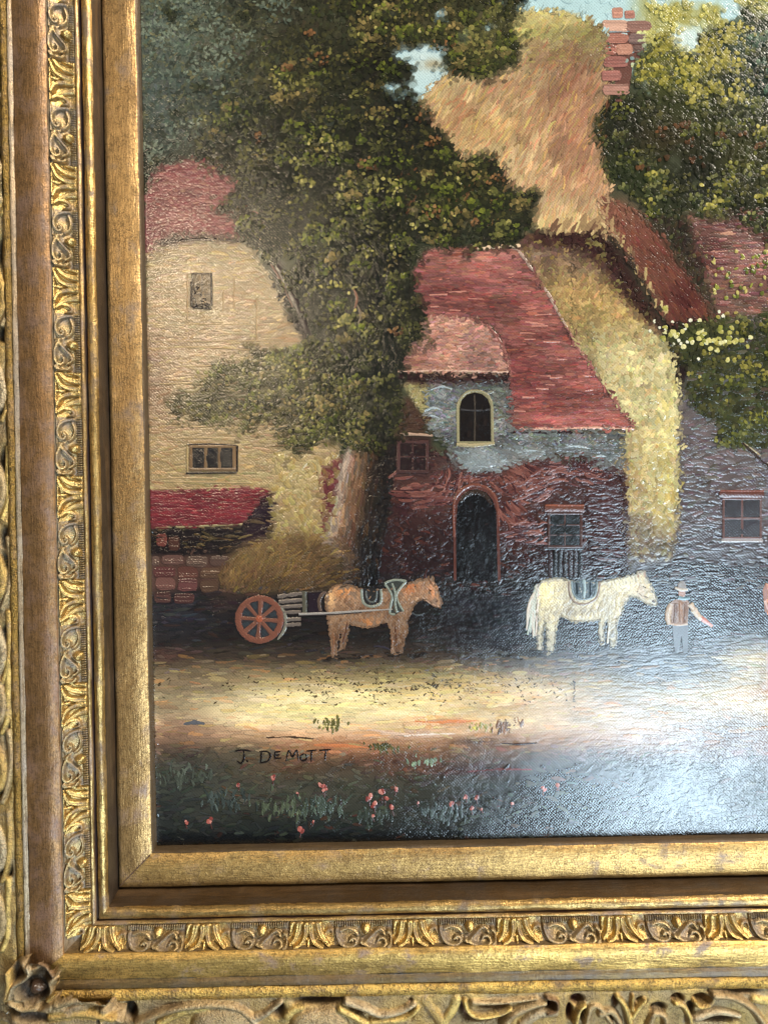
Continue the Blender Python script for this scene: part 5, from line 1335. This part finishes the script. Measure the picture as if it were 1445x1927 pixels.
p = body(BH, (140, 110, 86), [(166, 134, 106), (108, 80, 62), (152, 120, 92)], 620, 80, (7, 16), (4, 7), .12,
         [(622, 1118, 8, 22, (206, 164, 118)), (646, 1112, 18, 12, (176, 122, 78)), (690, 1172, 22, 7, (178, 122, 78)), (814, 1112, 10, 12, (186, 130, 90)), (640, 1200, 30, 22, (112, 80, 58)), (740, 1140, 14, 30, (98, 70, 52)), (750, 1205, 20, 26, (114, 82, 58)), (690, 1148, 40, 10, (116, 84, 60)), (772, 1105, 14, 12, (160, 100, 62))])
for q, w, c in (([(613, 1142), (612, 1126), (620, 1112), (634, 1102)], [2, 4, 2], (186, 148, 108)), ([(766, 1108), (774, 1120)], [3, 3], (196, 144, 100)), ([(774, 1100), (782, 1114)], [3, 3], (190, 136, 94)), ([(758, 1114), (766, 1130)], [3, 3], (178, 122, 82)),
                ([(812, 1102), (820, 1112), (822, 1122)], [2, 3, 2], (182, 138, 104)), ([(794, 1124), (806, 1132), (818, 1140), (826, 1140)], [2, 3, 4, 3], (188, 150, 122)), ([(806, 1108), (812, 1112)], [4, 4], (76, 44, 30)), ([(820, 1132), (824, 1130)], [3, 3], (80, 46, 34)),
                ([(664, 1176), (690, 1180), (712, 1176)], [2, 2.5, 2], (160, 116, 80)), ([(654, 1166), (650, 1190), (644, 1210)], [3, 4, 3], (92, 52, 32)), ([(742, 1170), (745, 1200), (744, 1226)], [3, 4, 3], (90, 52, 32)), ([(736, 1188), (738, 1208), (736, 1228)], [2.5, 4, 2.5], (146, 98, 66)), ([(624, 1180), (628, 1206), (626, 1232)], [2.5, 4, 2.5], (142, 94, 62)),
                ([(806, 1090), (812, 1098), (816, 1104)], [3, 3, 2], (120, 76, 48))):
    p.line(q, w, c, .15)
soften(p, BH, (136, 106, 82), [(612, 700, 1236), (726, 800, 1232)], (.1, .5))
horse = p.build('painted_horse', painting, MAT_PAINT, 'chestnut horse harnessed to the hay cart')
p = Paint(0.95); p.line([(602, 1150), (600, 1130), (608, 1116)], [4, 7, 5], (96, 76, 62), .15); p.build('tail', horse)
p = Paint(1.5)
sp_ = zpoly([(338, 892), (358, 882), (470, 884), (476, 930), (470, 978), (446, 1000), (390, 1004), (352, 984), (340, 940)], 3.44, 580, 850)
p.shape(sp_, (48, 46, 44)); p.line(zpoly([(344, 890), (346, 940), (360, 980), (400, 1000), (445, 992), (468, 970), (472, 930), (468, 888)], 3.44, 580, 850), 4.5, (136, 138, 122), .2); p.line(zpoly([(372, 900), (376, 940), (395, 968), (425, 968), (440, 940), (442, 900)], 3.44, 580, 850), 3, (96, 98, 92), .15)
p.build('saddle', horse, MAT_PAINT, 'dark saddle pad with grey rim')
p = Paint(1.5)
cl = zpoly([(490, 850), (520, 832), (570, 826), (632, 834), (626, 860), (590, 890), (572, 930), (590, 980), (620, 1030), (590, 1036), (560, 1054), (524, 1044), (530, 990), (540, 940), (520, 890)], 3.44, 580, 850)
p.shape(cl, (62, 64, 58))
for q in ([(492, 852), (524, 836), (570, 828), (634, 836)], [(494, 856), (520, 890), (540, 936), (532, 990), (526, 1042), (560, 1052)], [(630, 840), (596, 880), (570, 920), (584, 980), (616, 1032)], [(540, 850), (560, 910), (560, 980), (572, 1040)]):
    p.line(zpoly(q, 3.44, 580, 850), 4, (132, 136, 120), .2)
p.line(zpoly([(670, 1040), (700, 1056), (740, 1050)], 3.44, 580, 850), 3, (74, 78, 80))
p.build('collar', horse, MAT_PAINT, 'grey hourglass harness collar')
p = Paint(1.8); p.line([(562, 1155), (620, 1153), (680, 1149), (738, 1146)], [4, 4, 4, 2], (156, 146, 136), .2); p.line([(562, 1158), (620, 1156), (680, 1152)], 2, (60, 50, 48)); p.build('shaft', cart, MAT_PAINT, 'thin grey cart shaft')

WH = zpoly([(168, 760), (178, 728), (205, 708), (262, 695), (340, 702), (420, 722), (500, 722), (560, 706), (640, 692), (716, 672), (724, 652), (742, 660), (760, 650), (774, 682), (800, 732), (831, 822), (826, 845), (792, 840), (752, 816), (716, 792),
            (690, 792), (652, 832), (640, 884), (612, 922), (606, 1060), (576, 1080), (570, 964), (560, 924), (542, 942), (540, 1050), (520, 1060), (514, 962), (520, 922), (420, 932), (362, 932), (322, 902), (300, 896), (272, 990), (263, 1090), (234, 1112), (230, 1020),
            (216, 932), (204, 1000), (200, 1090), (180, 1086), (180, 960), (170, 872)], 2.919, 950, 850)
p = body(WH, (186, 174, 144), [(208, 198, 166), (146, 134, 112), (200, 184, 146)], 640, 70, (8, 18), (4, 8), .08,
         [(1026, 1110, 16, 30, (216, 200, 150)), (1110, 1164, 40, 8, (210, 196, 158)), (1172, 1100, 24, 14, (206, 198, 168)), (1205, 1110, 14, 14, (178, 160, 136)), (1074, 1128, 16, 30, (160, 150, 128)), (1140, 1140, 12, 30, (168, 160, 140)), (1018, 1200, 8, 30, (186, 172, 138)), (1090, 1150, 40, 7, (140, 130, 112)), (1150, 1195, 14, 24, (150, 144, 130)), (1190, 1128, 20, 8, (140, 128, 110))])
for k in range(9):
    x = 1150 + k * 6.4; p.line([(x, 1092 - k * 1.6), (x + 4, 1104 - k)], [4, 5], (208, 200, 176), .25)
for q, w, c in (([(1203, 1076), (1200, 1086)], [4, 5], (170, 140, 122)), ([(1212, 1074), (1212, 1086)], [4, 5], (176, 146, 126)), ([(1209, 1103), (1214, 1106)], [4, 4], (70, 56, 46)), ([(1226, 1130), (1231, 1133)], [4, 4], (88, 68, 60)), ([(1222, 1100), (1229, 1118), (1233, 1134)], [3, 4, 3], (212, 198, 176)),
                ([(1198, 1112), (1206, 1120), (1218, 1124)], [3, 3, 3], (130, 110, 92)), ([(1146, 1172), (1144, 1190), (1142, 1210)], [4, 4, 3], (206, 198, 180)), ([(1054, 1156), (1072, 1166), (1094, 1168)], [3, 3, 3], (150, 136, 110))):
    p.line(q, w, c, .15)
soften(p, WH, (176, 166, 140), [(1000, 1060, 1228), (1120, 1170, 1218)])
white = p.build('painted_horse', painting, MAT_PAINT, 'white saddled horse facing the man')
p = Paint(0.95)
for k in range(12):
    x = 1000 + rng.normal(0, 4); p.line([(1010 + rng.normal(0, 3), 1104 + rng.normal(0, 3)), (x, 1140), (x - 2 + rng.normal(0, 3), 1188 + rng.normal(0, 6))], [4, 5, 2], (190 + rng.integers(-16, 16), 184, 166), .2)
p.build('tail', white)
p = Paint(1.5)
p.shape(zpoly([(362, 712), (400, 704), (500, 708), (508, 740), (496, 790), (450, 812), (390, 808), (366, 770)], 2.919, 950, 850), (70, 84, 88))
for q, c, w in (([(350, 710), (352, 770), (376, 820), (430, 838), (490, 812), (514, 760), (516, 712)], (140, 118, 100), 4), ([(364, 712), (370, 770), (400, 806), (450, 808), (494, 786), (504, 712)], (120, 136, 138), 3), ([(430, 700), (436, 750), (430, 800)], (150, 168, 170), 5), ([(470, 716), (470, 790)], (50, 62, 70), 6), ([(395, 720), (400, 780)], (44, 54, 60), 7)):
    p.line(zpoly(q, 2.919, 950, 850), w, c, .2)
p.build('saddle', white, MAT_PAINT, 'blue-grey saddle')

p = Paint(0.95); Z = lambda q: zpoly(q, 2.919, 950, 850)
p.shape(Z([(918, 940), (1000, 936), (1004, 1000), (1000, 1104), (978, 1108), (966, 1010), (952, 1102), (930, 1104), (920, 1000)]), (78, 80, 86))
p.shape(Z([(906, 828), (930, 812), (990, 808), (1010, 826), (1004, 880), (1000, 945), (912, 948), (908, 890)]), (136, 96, 66))
for q, w, c in (([(936, 830), (934, 880), (926, 940)], 6, (112, 74, 50)), ([(960, 820), (962, 880), (966, 940)], 7, (152, 108, 74)), ([(988, 826), (990, 880), (984, 936)], 6, (124, 84, 58)), ([(910, 834), (898, 870), (892, 910), (900, 948)], [8, 11, 10, 8], (184, 160, 134)),
                ([(1014, 834), (1036, 868), (1058, 900), (1080, 918)], [10, 12, 10, 8], (190, 166, 138)), ([(1064, 904), (1096, 928), (1136, 958)], [8, 8, 4], (192, 122, 104)), ([(900, 944), (950, 950), (1000, 946)], [3, 4, 3], (176, 140, 110))):
    p.line(Z(q), w, c, .15)
p.shape(Z([(952, 762), (986, 762), (988, 784), (978, 800), (958, 800), (950, 784)]), (160, 112, 88))
man = p.build('painted_person', painting, MAT_PAINT, 'man in brown waistcoat reaching out one arm')
p = Paint(1.6); p.shape(Z([(944, 752), (948, 724), (962, 708), (980, 710), (990, 728), (992, 752)]), (120, 102, 88)); p.line(Z([(930, 746), (964, 758), (1000, 756)]), [4, 6, 4], (182, 166, 146), .2); p.build('hat', man)
p = Paint(1.6); p.line(Z([(948, 798), (978, 806), (1010, 802)]), [5, 7, 5], (96, 126, 132), .15); p.build('neckerchief', man)
p = Paint(0.95)
p.shape([(1436, 1128), (1434, 1110), (1440, 1096), (1446, 1102), (1462, 1098), (1490, 1112), (1540, 1118), (1600, 1124), (1610, 1160), (1600, 1240), (1585, 1240), (1580, 1180), (1510, 1178), (1500, 1238), (1486, 1238), (1484, 1170), (1460, 1150), (1446, 1156), (1438, 1150)], (150, 88, 56))
n = 90; x = rng.uniform(1440, 1600, n); y = rng.uniform(1104, 1176, n)
jj, ii = look(x, y); p.batch(x, y, 80 + rng.normal(0, 30, n), rng.uniform(6, 12, n), rng.uniform(4, 7, n), lin(np.array([(160, 98, 62), (130, 74, 46), (178, 116, 78)]))[rng.integers(0, 3, n)], .1, 0, 'dab')
p.line([(1438, 1130), (1444, 1146)], [4, 5], (188, 130, 100)); p.line([(1442, 1098), (1444, 1110)], [4, 5], (176, 112, 78))
p.build('painted_horse', painting, MAT_PAINT, 'chestnut horse cut off by the right edge')

# ------------------------------------------------------------------ signature
INK = (30, 20, 18)
for q in ([[(442, 1413), (456, 1411), (472, 1413)], [(458, 1412), (459, 1426), (454, 1436), (446, 1432)]], [[(463, 1431), (467, 1433)]],
          [[(492, 1414), (490, 1436)], [(488, 1414), (502, 1414), (509, 1422), (503, 1432), (490, 1435)]], [[(517, 1415), (517, 1427)], [(516, 1415), (528, 1414)], [(517, 1421), (526, 1420)], [(517, 1427), (529, 1426)]],
          [[(538, 1432), (543, 1412), (550, 1424), (558, 1411), (561, 1430)]], [[(572, 1418), (566, 1422), (566, 1429), (572, 1431), (577, 1426), (574, 1418)]],
          [[(576, 1413), (596, 1411)], [(586, 1412), (585, 1434)]], [[(600, 1412), (622, 1410)], [(613, 1411), (611, 1430)]]):
    p = Paint(0.9)
    for k in q: p.line(k, [2.4, 3.6, 2.2], INK, .12)
    if 'sig' not in globals():
        sig = p.build('signature', painting, MAT_PAINT, 'signature lettered in dark paint')
    else: p.build('letter', sig, MAT_PAINT)

# ------------------------------------------------------------------ the wall the picture hangs on
wm = N('wall_plaster')
tc = wm.add('ShaderNodeTexCoord'); wm.put(wm.b.inputs['Base Color'], wm.mix(wm.noise(tc.outputs['Object'], 6, 4), (0.55, 0.52, 0.47), (0.62, 0.59, 0.54)))
wm.b.inputs['Roughness'].default_value = .8
wv = [W3(u_, v_, -52) for u_, v_ in ((-3000, -3000), (4500, -3000), (4500, 4500), (-3000, 4500))]
wl = mk('wall', wv, quads=[(0, 3, 2, 1)], mat=wm.m, smooth=False); wl['kind'] = 'structure'
